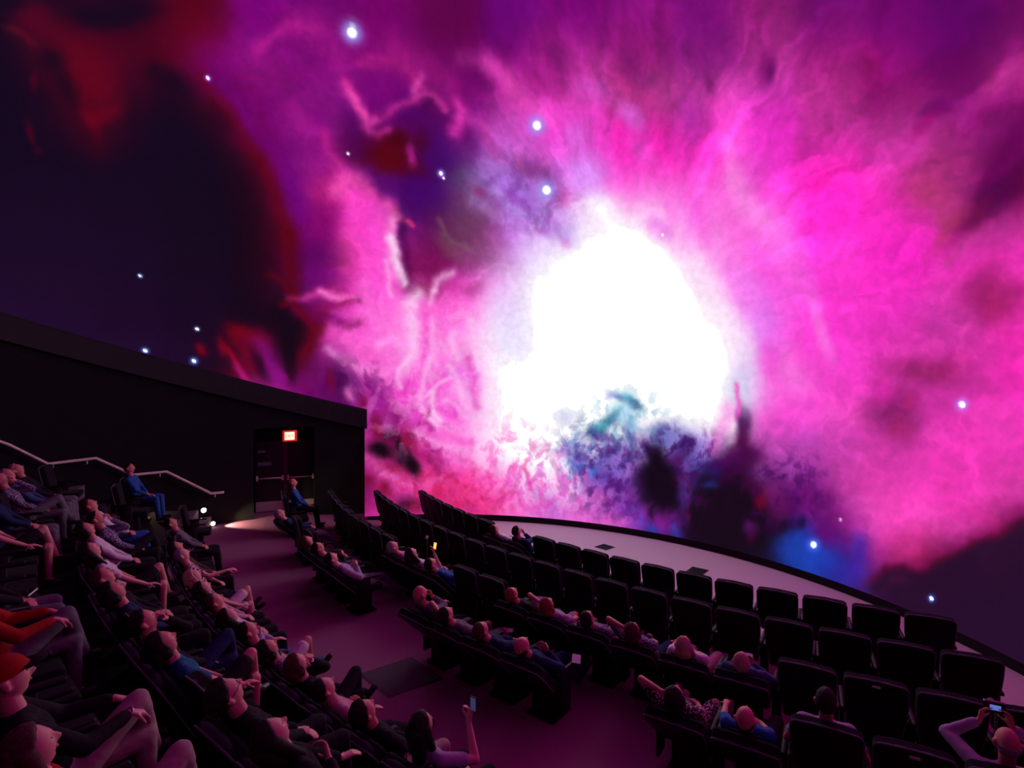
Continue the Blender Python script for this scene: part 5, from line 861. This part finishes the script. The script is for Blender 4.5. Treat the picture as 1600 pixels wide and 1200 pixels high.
def make_pose(key, rec, hp, arms, legs, sleeve='long', pants='long', slim=1.0, voxel=.009, yaw=0.0):
    """rec: recline in degrees; hp: head tilt back in degrees"""
    a = math.radians(rec); t = Vector((0, -math.sin(a), math.cos(a))); nf = Vector((0, math.cos(a), math.sin(a))); X = Vector((1, 0, 0))
    H = Vector((0, .13, .535)) if rec < 33 else Vector((0, .17, .50)); skin = []; top = []; leg = []; shoe = {-1: [], 1: []}
    k = slim
    waist = H + t*.16; chest = H + t*.36; neck = H + t*.50
    tor = [(H, waist, .115*k, .108*k, 1.38), (waist, chest, .108*k, .108, 1.45), (chest, H+t*.43, .108, .082, 1.55)]
    for p, q, r0, r1, sx in tor: skin.append(limb(p, q, r0-.012, r1-.012, sx, X, 18)); top.append(limb(p, q, r0+.004, r1+.004, sx, X, 18))
    skin.append(limb(neck-t*.04, neck+t*.10+nf*.008, .056, .050))
    top.append(limb(neck-t*.045, neck-t*.005, .070, .060)); top.append(limb(H+t*.455-X*.13, H+t*.455+X*.13, .056, .056))
    hr_ = math.radians(hp); hu = Vector((0, -math.sin(hr_), math.cos(hr_))); hc = neck + t*.07 + hu*.115 + nf*.022
    HM = Matrix.Translation(hc) @ Matrix.Rotation(hr_, 4, 'X') @ Matrix.Rotation(math.radians(yaw), 4, 'Z')
    P = head_shape(ICO); skin.append(([HM @ Vector(p) for p in P], ICOF))
    for s in (-1, 1):
        skin.append(limb(HM @ Vector((s*.078, -.012, -.028)), HM @ Vector((s*.084, -.018, .018)), .010, .014, 1.5, HM.to_3x3() @ Vector((0, 1, 0)), 10))
    skin.append(limb(hc-hu*.05-nf*.02, neck, .055, .052))
    # arms
    info = {}
    for s in (-1, 1):
        S = H + t*.455 + X*s*.175; spec = arms[0] if s < 0 else arms[1]
        if spec == 'lap': W = H + Vector((s*.035, .20, .10)); pole = (s, -.3, -.4); hd = (-s*.7, .5, -.1); hn = (0, -.2, -1); cu = .35
        elif spec == 'thigh': W = H + Vector((s*.12, .26, .09)); pole = (s, -.5, -.2); hd = (-s*.1, 1, -.1); hn = (0, 0, -1); cu = .25
        elif spec == 'chest': W = H + t*.24 + nf*.155 + X*s*.055; pole = (s, 0, -.6); hd = (-s*.75, .2, .5); hn = (-s*.2, -1, 0); cu = .7
        elif spec == 'rest': W = Vector((s*.275, .36, .68)); pole = (s*.4, -1, -.3); hd = (0, 1, -.1); hn = (0, 0, -1); cu = .35
        elif spec == 'chin': W = hc - hu*.135 + HM.to_3x3() @ Vector((0, .13, 0)) + X*s*.045; pole = (s*.6, .2, -1); hd = tuple((hu*.8 - X*s*.3 + nf*.1)); hn = tuple(-(HM.to_3x3() @ Vector((0, 1, 0)))); cu = .8
        elif spec == 'reach': W = S + Vector((s*.02, .50, -.10)); pole = (s*.6, 0, -1); hd = (-s*.15, 1, -.05); hn = (-s*.3, 0, -1); cu = .35
        elif spec == 'droop': W = H + t*.30 + Vector((s*.12, .40, .0)); pole = (s*.8, 0, -1); hd = (-s*.2, .8, -.5); hn = (0, -.4, -1); cu = .4
        elif spec == 'phone': W = S + Vector((-s*.02, .33, .12)); pole = (s*.8, 0, -1); hd = (0, .25, 1); hn = (-s*.3, -1, .2); cu = .75
        elif spec == 'camera': W = hc + Vector((s*.11, .25, .0)); pole = (s*1, 0, -.8); hd = (-s*.25, .2, 1); hn = (-s*.9, -.5, 0); cu = .55
        elif spec == 'behind': W = hc + Vector((s*.11, -.03, .03)); pole = (s*1, .2, .3); hd = (-s*1, -.5, .1); hn = (0, 1, 0); cu = .4
        elif spec == 'bent_up': W = S + Vector((s*.02, .20, .16)); pole = (s*.7, .4, -1); hd = (-s*.2, -.1, 1); hn = (-s*.4, -1, 0); cu = .5
        E, W = ik(S, W, .285, .255, pole)
        skin.append(limb(S, E, .046, .036)); skin.append(limb(E, W, .036, .024)); skin += hand(W + (W-E).normalized()*.012, hd, hn, cu, -s)
        hdv = Vector(hd).normalized(); info['hand'+('L' if s < 0 else 'R')] = (W, hdv, Vector(hn))
        if sleeve == 'long': top.append(limb(S, E, .062, .050)); top.append(limb(E, W-(W-E).normalized()*.03, .050, .038))
        elif sleeve == 'short': top.append(limb(S, S.lerp(E, .62), .062, .056))
        # legs
    for s in (-1, 1):
        J = H + Vector((s*.095, .02, -.01))
        if legs == 'down': A = Vector((s*.13, .62, .10)); pole = (s*.15, .5, 1); fd = (s*.15, 1, 0)
        elif legs == 'out': A = Vector((s*.10, .90, .10)); pole = (s*.1, 0, 1); fd = (s*.3, .8, .6)
        elif legs == 'ankle': A = Vector((-s*.035, .93, .10 if s > 0 else .20)); pole = (s*.3, 0, 1); fd = (-s*.25, .7, .7)
        elif legs == 'knee':
            if s > 0: A = Vector((-.24, .66, .36)); pole = (.1, .6, 1); fd = (-.5, .8, -.2); J = J + Vector((0, 0, .03))
            else: A = Vector((-.10, .58, .10)); pole = (0, .5, 1); fd = (-.1, 1, 0)
        elif legs == 'up': A = Vector((s*.12, .50, .10)); pole = (s*.1, .3, 1); fd = (s*.1, 1, 0)
        K, A = ik(J, A, .43, .42, pole)
        if legs == 'knee' and s > 0: K = K + Vector((-.03, 0, .07))
        skin.append(limb(J, K, .074*k, .054)); skin.append(limb(K, A, .052, .034))
        skin.append(limb(K.lerp(A, .25), K.lerp(A, .5), .048, .040))
        if pants == 'long': leg.append(limb(J, K, .088*k, .068)); leg.append(limb(K, A, .066, .056))
        elif pants == 'shorts': leg.append(limb(J, J.lerp(K, .80), .090*k, .078))
        fdv = Vector(fd).normalized(); toe = A + fdv*.15 + Vector((0, 0, -.045)); heel = A + Vector((0, 0, -.055)) - fdv*.02
        skin.append(limb(A, A+fdv*.06+Vector((0, 0, -.03)), .032, .030))
        sh = shoe[s]; sh.append(limb(heel, toe, .036, .036, 1.15, Vector((1, 0, 0)))); sh.append(limb(A+Vector((0, 0, -.02)), A+fdv*.06+Vector((0, 0, -.035)), .044, .036))
    leg.append(limb(H-t*.02, H+t*.10, .122*k, .112*k, 1.38, X, 18))
    POSES[key] = dict(body=remesh('body', skin, voxel, 2), shirt=remesh('shirt', top, .012, 3, (.05, .010)), trousers=remesh('trousers', leg, .012, 3, (.06, .012)),
                      shoes=[remesh('shoe', shoe[-1], .010, 2), remesh('shoe', shoe[1], .010, 2)], HM=HM, info=info, rec=rec)
ARGS = [
 ('low_lap', 49, 44, ('lap', 'lap'), 'out'), ('low_rest_short', 48, 42, ('rest', 'lap'), 'up', 'short'), ('low_chin', 42, 24, ('rest', 'chin'), 'out'),
 ('low_chest', 49, 44, ('chest', 'chest'), 'ankle'), ('low_behind', 48, 42, ('behind', 'lap'), 'up', 'short', 'shorts'), ('low_bent', 47, 40, ('lap', 'bent_up'), 'up', 'short'),
 ('mid_lap', 27, 42, ('lap', 'lap'), 'down', 'long', 'long', 1, .0068), ('mid_rest_short', 27, 42, ('rest', 'thigh'), 'knee', 'short', 'long', 1, .0068),
 ('mid_chin', 26, 34, ('chin', 'lap'), 'knee', 'long', 'long', 1, .0068), ('mid_bare', 27, 40, ('lap', 'thigh'), 'knee', 'short', 'shorts', .9, .0068),
 ('mid_reach', 25, 34, ('lap', 'reach'), 'out', 'short', 'long', 1, .0068), ('mid_knee', 24, 20, ('lap', 'thigh'), 'knee', 'long', 'long', 1, .0068), ('mid_hand', 20, 14, ('droop', 'droop'), 'knee', 'long', 'long', 1, .0068), ('mid_phone', 20, 16, ('lap', 'phone'), 'down', 'short', 'long', .9, .0068),
 ('mid_ankle', 28, 44, ('thigh', 'chest'), 'ankle', 'long', 'long', 1, .0068),
 ('up_lap', 12, 14, ('lap', 'thigh'), 'down'), ('up_camera', 12, 12, ('camera', 'camera'), 'down'), ('up_plain', 12, 18, ('rest', 'rest'), 'down', 'short')]
for a_ in ARGS: make_pose(*a_)
HAIRME = {k: hair_me(k) for k in ('short', 'fringe', 'curly', 'long', 'bob')}
CAP, CAPPEAK = cap_me()
def eye_me(s):
    bm = bmesh.new(); bmesh.ops.create_uvsphere(bm, u_segments=10, v_segments=6, radius=1, matrix=Matrix.Translation((s*.027, .0775, .007)) @ Matrix.Diagonal((.010, .007, .004, 1)))
    me = bpy.data.meshes.new('eye'); bm.to_mesh(me); bm.free(); me.shade_smooth(); return me
EYES = [eye_me(-1), eye_me(1)]
def mouth_me():
    bm = bmesh.new(); bmesh.ops.create_uvsphere(bm, u_segments=12, v_segments=6, radius=1, matrix=Matrix.Translation((0, .0835, -.055)) @ Matrix.Diagonal((.020, .008, .0055, 1)))
    me = bpy.data.meshes.new('mouth'); bm.to_mesh(me); bm.free(); me.shade_smooth(); return me
MOUTH = mouth_me()
def glasses_me():
    parts = []
    for s in (-1, 1):
        pts = [(s*.029+.022*math.cos(a), .094, .008+.016*math.sin(a)) for a in [2*PI*k/14 for k in range(14)]]
        me = tube_me('t', pts, .0025, 5, True); parts.append(([v.co.copy() for v in me.vertices], [tuple(p.vertices) for p in me.polygons])); bpy.data.meshes.remove(me)
        me = tube_me('t', [(s*.051, .092, .010), (s*.078, .05, .010), (s*.083, -.02, .006)], .0025, 5); parts.append(([v.co.copy() for v in me.vertices], [tuple(p.vertices) for p in me.polygons])); bpy.data.meshes.remove(me)
    V, Fs = join_parts(parts); return pydata('glasses', V, Fs, True)
GLASSES = glasses_me()
def person(p, rz, pose, label, shirt, trousers, hair=('short', 'dark'), skin=0, glasses=False, cap=None, scale=1.0, watch=False, group=None):
    P = POSES[pose]
    root = empty('person', p, rz, label=label, cat='person', group=group); root.scale = (scale,)*3
    def part(name, me, m):
        o = bpy.data.objects.new(name, me); COL.objects.link(o); o.parent = root
        if not len(me.materials): me.materials.append(m)
        o.material_slots[0].link = 'OBJECT'; o.material_slots[0].material = m; return o
    part('body', P['body'], SKIN[skin]); part('shirt', P['shirt'], CL[shirt]); part('trousers', P['trousers'], CL[trousers]); [part('shoe', q, M['shoe']) for q in P['shoes']]
    if hair:
        o = part('hair', HAIRME[hair[0]], HAIR[hair[1]]); o.matrix_local = P['HM']
    for ey in EYES: e = part('eye', ey, M['eye']); e.matrix_local = P['HM']
    e = part('mouth', MOUTH, M['lip']); e.matrix_local = P['HM']
    if glasses: g = part('glasses', GLASSES, M['glass']); g.matrix_local = P['HM']
    if cap:
        c = part('cap', CAP, CL[cap]); c.matrix_local = P['HM']; c2 = link('cap_peak', CAPPEAK, c, CL['black'])
    if watch:
        W, hd, hn = P['info']['handR']; me = tube_me('watch', [W + (hd.orthogonal().normalized()*math.cos(t)+hd.cross(hd.orthogonal().normalized())*math.sin(t))*.030 for t in [2*PI*k/12 for k in range(12)]], .006, 5, True)
        link('watch', me, root, M['watch'])
    return root

ORD = ['first', 'second', 'third', 'fourth', 'fifth', 'sixth', 'seventh', 'eighth', 'ninth', 'tenth', 'eleventh', 'twelfth', 'thirteenth', 'fourteenth', 'fifteenth', 'sixteenth', 'seventeenth', 'eighteenth', 'nineteenth', 'twentieth', 'twenty-first', 'twenty-second', 'twenty-third', 'twenty-fourth']
ROWNAME = {'R1': 'front row nearest the screen', 'R2': 'second row from the screen', 'R3': 'third row from the screen', 'R4': 'fourth row from the screen',
           'B1': 'lowest raised row behind the aisle', 'B2': 'middle raised row behind the aisle', 'B3': 'top raised row behind the aisle'}
SLOTS = {'R1': list(range(-9, 11)), 'R2': list(range(-6, 16)), 'R3': list(range(-12, 12)),
         'R4': [-13, -12, -9, -8, -6, -5, -4, -3, 1, 2, 3, 4] + [6.8, 7.8, 8.8, 9.8, 10.8, 11.8],
         'B1': [-12.2, -8.6, -7.6, -6.6, -5.6, -4.7, -3.75, -2.8, -1.85, -.93, 0, .93, 1.85, 2.75, 3.65, 4.6, 5.55, 6.5, 7.45],
         'B2': [-13.6, -12, -8.4, -7.4, -6.4, -5.4, -4.4, -3.4, -2.4, -1.4, -.4, .5, 1.3, 2.2, 3.1, 4.05, 5.0, 5.95, 6.9],
         'B3': [-12.6, -10.2, -9.2, -8.2, -7.2, -6.2, -5.2, -4.2, -3.2, -2.2, -1.2, -.2, .8, 1.8, 2.75, 4.0, 5.02, 6.15, 7.1]}
def P_(pose, label, shirt, trousers, hair=('short', 'dark'), skin=0, **k):
    return dict(pose=pose, label=label, shirt=shirt, trousers=trousers, hair=hair, skin=skin, **k)
OCC = {
 'R1': {-2: P_('low_lap', 'person with light hair lying back in the front row, beside one in glasses', 'white', 'grey', ('short', 'brown')),
        -1: P_('low_chin', 'person in glasses with raised hand reclining in the front row', 'navy', 'denim', ('short', 'dark'), 0, glasses=True)},
 'R3': {-3: P_('low_chest', 'grey-haired person in pink shirt reclining next to a walking cane', 'pink', 'grey', ('short', 'grey'), 1),
        -2: P_('low_bent', 'person holding up a glowing orange phone in the third row', 'white', 'black', ('long', 'dark')),
        -1: P_('low_lap', 'dark-haired person in bright blue top reclining beside empty seats', 'blue', 'denim', ('short', 'dark'), 1),
        2: P_('low_lap', 'ginger-haired person in dark top with a pale card on the lap', 'black', 'grey', ('short', 'red'), 1),
        3: P_('low_behind', 'ginger-haired person in lilac shirt with bare knees, hand behind head', 'lilac', 'lilac', ('bob', 'red'), 1),
        4: P_('low_lap', 'dark-haired person in light checked shirt seen from behind, third row', 'check', 'grey', ('short', 'dark'), 2),
        5: P_('low_behind', 'person with light brown hair and an arm bent up, patterned top', 'check', 'navy', ('bob', 'brown'), 1),
        6: P_('low_rest_short', 'blond long-haired person in white top, knees in striped trousers', 'white', 'stripe', ('long', 'blond')),
        7: P_('low_chest', 'strawberry blond person in denim shirt reclining beside empty seats', 'denim', 'pink', ('short', 'blond'), 1)},
 'R4': {-13: P_('up_lap', 'balding man in blue shirt sitting upright alone near the exit doors', 'blue', 'black', ('fringe', 'brown'), 1, fw=.15, tw=-8),
        -9: P_('low_lap', 'grey-haired person in dark clothes reclining in front of the exit doors', 'navy', 'grey', ('short', 'grey'), 1),
        -5: P_('low_lap', 'person with brown hair lying low behind one in a lilac sweater', 'black', 'grey', ('bob', 'brown'), 1),
        -4: P_('low_chest', 'person in white-framed glasses and dark top near the aisle', 'black', 'black', ('short', 'dark'), 1, glasses=True, dz=.03),
        -3: P_('low_chest', 'person in lilac sweater with hands clasped at the end of a row', 'lilac', 'grey', ('short', 'dark')),
        1: P_('low_chin', 'bald man with a hand at his chin at the aisle end of a row', 'grey', 'black', None, 1, dz=.02),
        2: P_('low_behind', 'dark-haired person with a bare arm behind the head, next to the bald man', 'grey', 'grey', ('short', 'dark'), 1),
        3: P_('low_lap', 'dark-haired person in dark shirt with small blue-lit badge', 'navy', 'brown', ('short', 'brown'), 1),
        4: P_('low_chest', 'balding man in navy jacket with clasped hands holding folded paper', 'navy', 'navy', ('fringe', 'dark'), 1),
        6.8: P_('low_behind', 'person in light floral shirt, dark hair, arm bent above the head', 'floral', 'floral', ('bob', 'dark'), 1),
        7.8: P_('low_rest_short', 'balding person in bright blue t-shirt seen from behind', 'blue', 'black', ('fringe', 'dark'), 1),
        8.8: P_('up_plain', 'dark-haired person in lilac top sitting upright, wearing an earring', 'lilac', 'grey', ('short', 'dark'), 1, fw=-.02, dz=-.04),
        10.8: P_('up_camera', 'bald man in lilac shirt holding up a camera with both hands', 'lilac', 'grey', ('fringe', 'grey'), 1, dz=-.05)},
 'B1': {-8.6: P_('mid_lap', 'person at the stair end of the lowest raised row, head tipped back', 'grey', 'black', ('short', 'dark'), 1),
        -5.6: P_('mid_lap', 'person with dark wavy hair looking up, third person from the stairs', 'brown', 'black', ('bob', 'dark'), 1),
        -4.7: P_('mid_reach', 'grey-haired person in striped top stretching one arm toward the aisle', 'stripe', 'black', ('short', 'grey')),
        -2.8: P_('mid_bare', 'blond person in check top and pale trousers in the lowest raised row', 'check', 'white', ('bob', 'blond')),
        -1.85: P_('mid_lap', 'person with big dark hair and pink top in the lowest raised row', 'pink', 'black', ('long', 'dark')),
        -.93: P_('mid_lap', 'person in white scarf with clasped hands beside big dark hair', 'white', 'black', ('short', 'brown'), 1),
        0: P_('mid_ankle', 'person in lilac sweater with hand on knee and grey trousers', 'lilac', 'denim', ('long', 'dark')),
        .93: P_('mid_bare', 'dark-haired person with white shorts and bare knee next to lilac sweater', 'navy', 'white', ('short', 'dark'), 1),
        1.85: P_('mid_ankle', 'person with dark hair and long dark trousers, ankle crossed in the aisle', 'check', 'black', ('bob', 'dark'), 1),
        2.75: P_('mid_chin', 'brown-haired woman with hand at her mouth beside the aisle', 'black', 'black', ('bob', 'brown'), 0),
        3.65: P_('mid_ankle', 'person with short dark hair and pink shirt, shoe out in the aisle', 'pink', 'black', ('short', 'dark')),
        4.6: P_('mid_lap', 'curly dark-haired person in dark jacket and khaki trousers near the mat', 'black', 'khaki', ('curly', 'dark'), 1),
        5.55: P_('mid_phone', 'long-haired woman raising a phone at the near end of the row', 'lilac', 'black', ('long', 'dark'), 0)},
 'B2': {-13.6: P_('up_lap', 'man in blue suit sitting upright by the wall under the handrail', 'blue', 'blue', ('short', 'dark'), 1, tw=-10),
        -7.4: P_('mid_lap', 'short-haired man in white shirt looking up behind a bearded person', 'white', 'blue', ('short', 'brown'), 1),
        -5.4: P_('mid_chin', 'person in check shirt with raised hands and bare forearm', 'check', 'black', ('short', 'dark'), 1, fw=.1),
        -4.4: P_('mid_lap', 'dark-haired person in pale open collar in the middle raised row', 'white', 'black', ('bob', 'dark'), 1),
        -2.4: P_('mid_bare', 'woman with long dark hair, white blouse and bare shin', 'white', 'black', ('long', 'dark')),
        -.4: P_('mid_lap', 'person with light brown hair and dark sleeves, hand forward', 'black', 'black', ('short', 'brown'), 1),
        .5: P_('mid_lap', 'ruddy-faced person with dark hair resting behind a fabric seat top', 'navy', 'black', ('bob', 'dark'), 1),
        2.2: P_('mid_chin', 'dark-haired person with bony hand raised, head tipped far back', 'black', 'navy', ('short', 'dark'), 1),
        3.1: P_('mid_bare', 'person in teal top with bare knee raised and dark thick hair', 'teal', 'black', ('bob', 'dark'), 1),
        5.0: P_('mid_lap', 'man in glasses with thick dark hair, white collar and black jacket', 'black', 'black', ('curly', 'dark'), 0, glasses=True, dz=.03),
        5.95: P_('mid_chest' if False else 'mid_ankle', 'long dark-haired woman in black seen in profile near the camera', 'black', 'black', ('long', 'dark'), 0)},
 'B3': {-10.2: P_('mid_lap', 'light-haired man in dark jacket in the top row beside the empty seat', 'black', 'grey', ('short', 'blond'), 1),
        -9.2: P_('mid_lap', 'grey-haired person in denim jacket beside the light-haired man', 'denim', 'grey', ('short', 'grey'), 1),
        -8.2: P_('mid_chin', 'person in plaid shirt with hands together at the left edge', 'check', 'grey', ('short', 'brown'), 1),
        -6.2: P_('mid_lap', 'person in grey trousers at the left edge with clasped hands', 'navy', 'grey', ('short', 'grey'), 1),
        -4.2: P_('mid_bare', 'person with bare forearm and bare crossed knee at the left edge', 'navy', 'black', ('bob', 'blond')),
        -.2: P_('mid_lap', 'person at the left edge holding a bright phone, grey trousers', 'black', 'grey', ('short', 'dark'), 1),
        1.8: P_('mid_hand', 'person in red top at the left edge with a hand stretched forward', 'red', 'grey', ('short', 'brown'), 1),
        5.02: P_('mid_hand', 'older man in a red cap and dark jacket close to the camera', 'black', 'khaki', ('short', 'grey'), 0, cap='red', watch=True),
        6.15: P_('mid_knee', 'woman with long straight brown hair in the near left corner', 'red', 'khaki', ('long', 'brown'), 0, scale=.96)},
}

def seat_row(row, r, z, slots, thf, occ):
    """slots: list of slot numbers from the left end; occ: slot -> person keywords"""
    n = 0
    for i, s in enumerate(slots):
        th = thf(s); pk = occ.get(s)
        st = 'up'
        if pk: 
            rec = POSES[pk['pose']]['rec']; st = 'low' if rec > 33 else ('mid' if rec > 15 else 'up')
        lab = f"{'occupied' if pk else 'empty'} dark seat, {ORD[i]} from the exit side in the {ROWNAME[row]}"
        root, p, rz = seat(th, r, z, st, lab, f'seats in the {ROWNAME[row]}', tagp=(row == 'R3' and s == 9) or (row == 'R4' and abs(s-9.8) < .01), grp_head=row[0] == 'R')
        if pk:
            kw = dict(pk); dz = kw.pop('dz', 0); fw = kw.pop('fw', 0); tw = kw.pop('tw', 0)
            d = Vector((F[0]-p.x, F[1]-p.y, 0)).normalized()
            person(p + d*fw - d*.03 + Vector((0, 0, dz)), rz + math.radians(tw), **kw)
for row in ('R1', 'R2', 'R3', 'R4'):
    r, a0 = ROWS[row]
    seat_row(row, r, floor_z(r), SLOTS[row], lambda s, r=r, a0=a0: a0 + (s+.45)*.6/r, OCC.get(row, {}))
for row, r in (('B1', 22.44), ('B2', 23.59), ('B3', 24.74)):
    seat_row(row, r, TIER[row], SLOTS[row], lambda s, r=r: math.radians(225) + s*.6/(r+.02), OCC.get(row, {}))

# things held or lying on the seats
def slot_th(row, s):
    if row[0] == 'R': r, a0 = ROWS[row]; return a0 + (s+.45)*.6/r, r, floor_z(r)
    r = {'B1': 22.44, 'B2': 23.59, 'B3': 24.74}[row]; return math.radians(225)+s*.6/(r+.02), r, TIER[row]
def seat_pt(row, s, loc):
    th, r, z = slot_th(row, s); p = fp(th, r-.13, z); rz = math.atan2(F[1]-p.y, F[0]-p.x)-PI/2
    return Matrix.Translation(p) @ Matrix.Rotation(rz, 4, 'Z') @ Matrix.Translation(loc), rz
def sheet(row, s, loc, w, h, rot, label, cat='paper'):
    m, rz = seat_pt(row, s, loc); me = box_me('paper_sheet', -w/2, w/2, -h/2, h/2, -.002, .002)
    o = link('paper_sheet', me, None, M['paper']); o.matrix_world = m @ Euler(rot).to_matrix().to_4x4(); tag(o, label, cat)
sheet('R3', 2, (.02, .22, .70), .14, .20, (.5, 0, .6), 'pale programme card on the lap of the ginger-haired person in dark top')
sheet('R4', 4, (.30, .30, .665), .10, .15, (.2, .1, .5), 'white folded paper on the armrest by the man in navy jacket')
sheet('R3', 7, (-.03, .25, .76), .12, .10, (.3, 0, .2), 'small pale card on the lap of the person in denim shirt')
sheet('R4', 3, (.02, .16, .80), .07, .05, (.6, 0, .3), 'small bluish badge on the chest of the person in dark shirt', 'badge')
def phone(name, mtx, label, col, st, w=.075, h=.15):
    root = empty(name, (0, 0, 0), 0, label=label, cat='phone'); root.matrix_world = mtx
    link('case', box_me('case', -w/2, w/2, -.005, .004, -h/2, h/2, .004), root, M['phone'])
    link('lit_screen', box_me('lit_screen', -w/2+.005, w/2-.005, -.0062, -.005, -h/2+.008, h/2-.008), root, emis('phone_screen', col, st))
def hand_mtx(row, s, pose, side, off):
    W, hd, hn = POSES[pose]['info']['hand'+side]; m, rz = seat_pt(row, s, (0, -.03, 0)); return m @ Matrix.Translation(W + hd*.10 + Vector(off))
phone('mobile_phone', hand_mtx('R3', -2, 'low_bent', 'R', (0, .04, .03)) @ Matrix.Rotation(-.2, 4, 'X'), 'mobile phone with a small fiery orange picture in the third row', (1, .25, .05), 3.2, .085, .12)
phone('mobile_phone', hand_mtx('B1', 5.55, 'mid_phone', 'R', (0, .035, .03)), 'mobile phone with blue lit screen raised in the nearest aisle seat', (.25, .35, 1), .10, .065, .12)
phone('mobile_phone', hand_mtx('B3', -.2, 'mid_lap', 'R', (0, .03, .05)) @ Matrix.Rotation(-.9, 4, 'X'), 'mobile phone with pale pink screen at the left edge', (1, .5, .75), .22, .06, .10)
def camera_thing():
    P = POSES['up_camera']; WL = P['info']['handL'][0]; WR = P['info']['handR'][0]; m, rz = seat_pt('R4', 10.8, (0, -.03, 0))
    root = empty('camera_body', (0, 0, 0), 0, label='small dark camera with a faint blue display held up by the bald man', cat='camera'); root.matrix_world = m @ Matrix.Translation((WL+WR)/2 + Vector((0, .03, .08)))
    link('case', box_me('case', -.07, .07, -.02, .025, -.04, .04, .01), root, M['phone'])
    link('display', box_me('display', -.035, .035, -.0225, -.019, -.02, .02), root, emis('camera_display', (.2, .3, 1), .5))
    link('lens', tube_me('lens', [(0, .02, 0), (0, .08, 0)], .03, 14), root, M['phone'])
camera_thing()
def cane():
    m, rz = seat_pt('R3', -2.45, (0, .0, 0)); p = on_z(652, 892, 1.0)
    root = empty('walking_cane', fp(slot_th('R3', -2.5)[0], 19.14-.30, floor_z(18.9)), 0, label='thin dark walking cane with round knob standing between two seats', cat='cane')
    link('shaft', tube_me('shaft', [(0, 0, 0), (0, 0, 1.12)], .011, 8), root, M['plastic'])
    bm = bmesh.new(); bmesh.ops.create_uvsphere(bm, u_segments=12, v_segments=8, radius=.03); me = bpy.data.meshes.new('knob'); bm.to_mesh(me); bm.free(); me.shade_smooth()
    k = link('knob', me, root, SKIN[1]); k.location = (0, 0, 1.13); k.data.materials.clear(); k.data.materials.append(M['paper'])
cane()

print('objects', len(bpy.data.objects), 'tris', sum(len(m.loop_triangles) if m.loop_triangles else len(m.polygons)*2 for m in bpy.data.meshes))
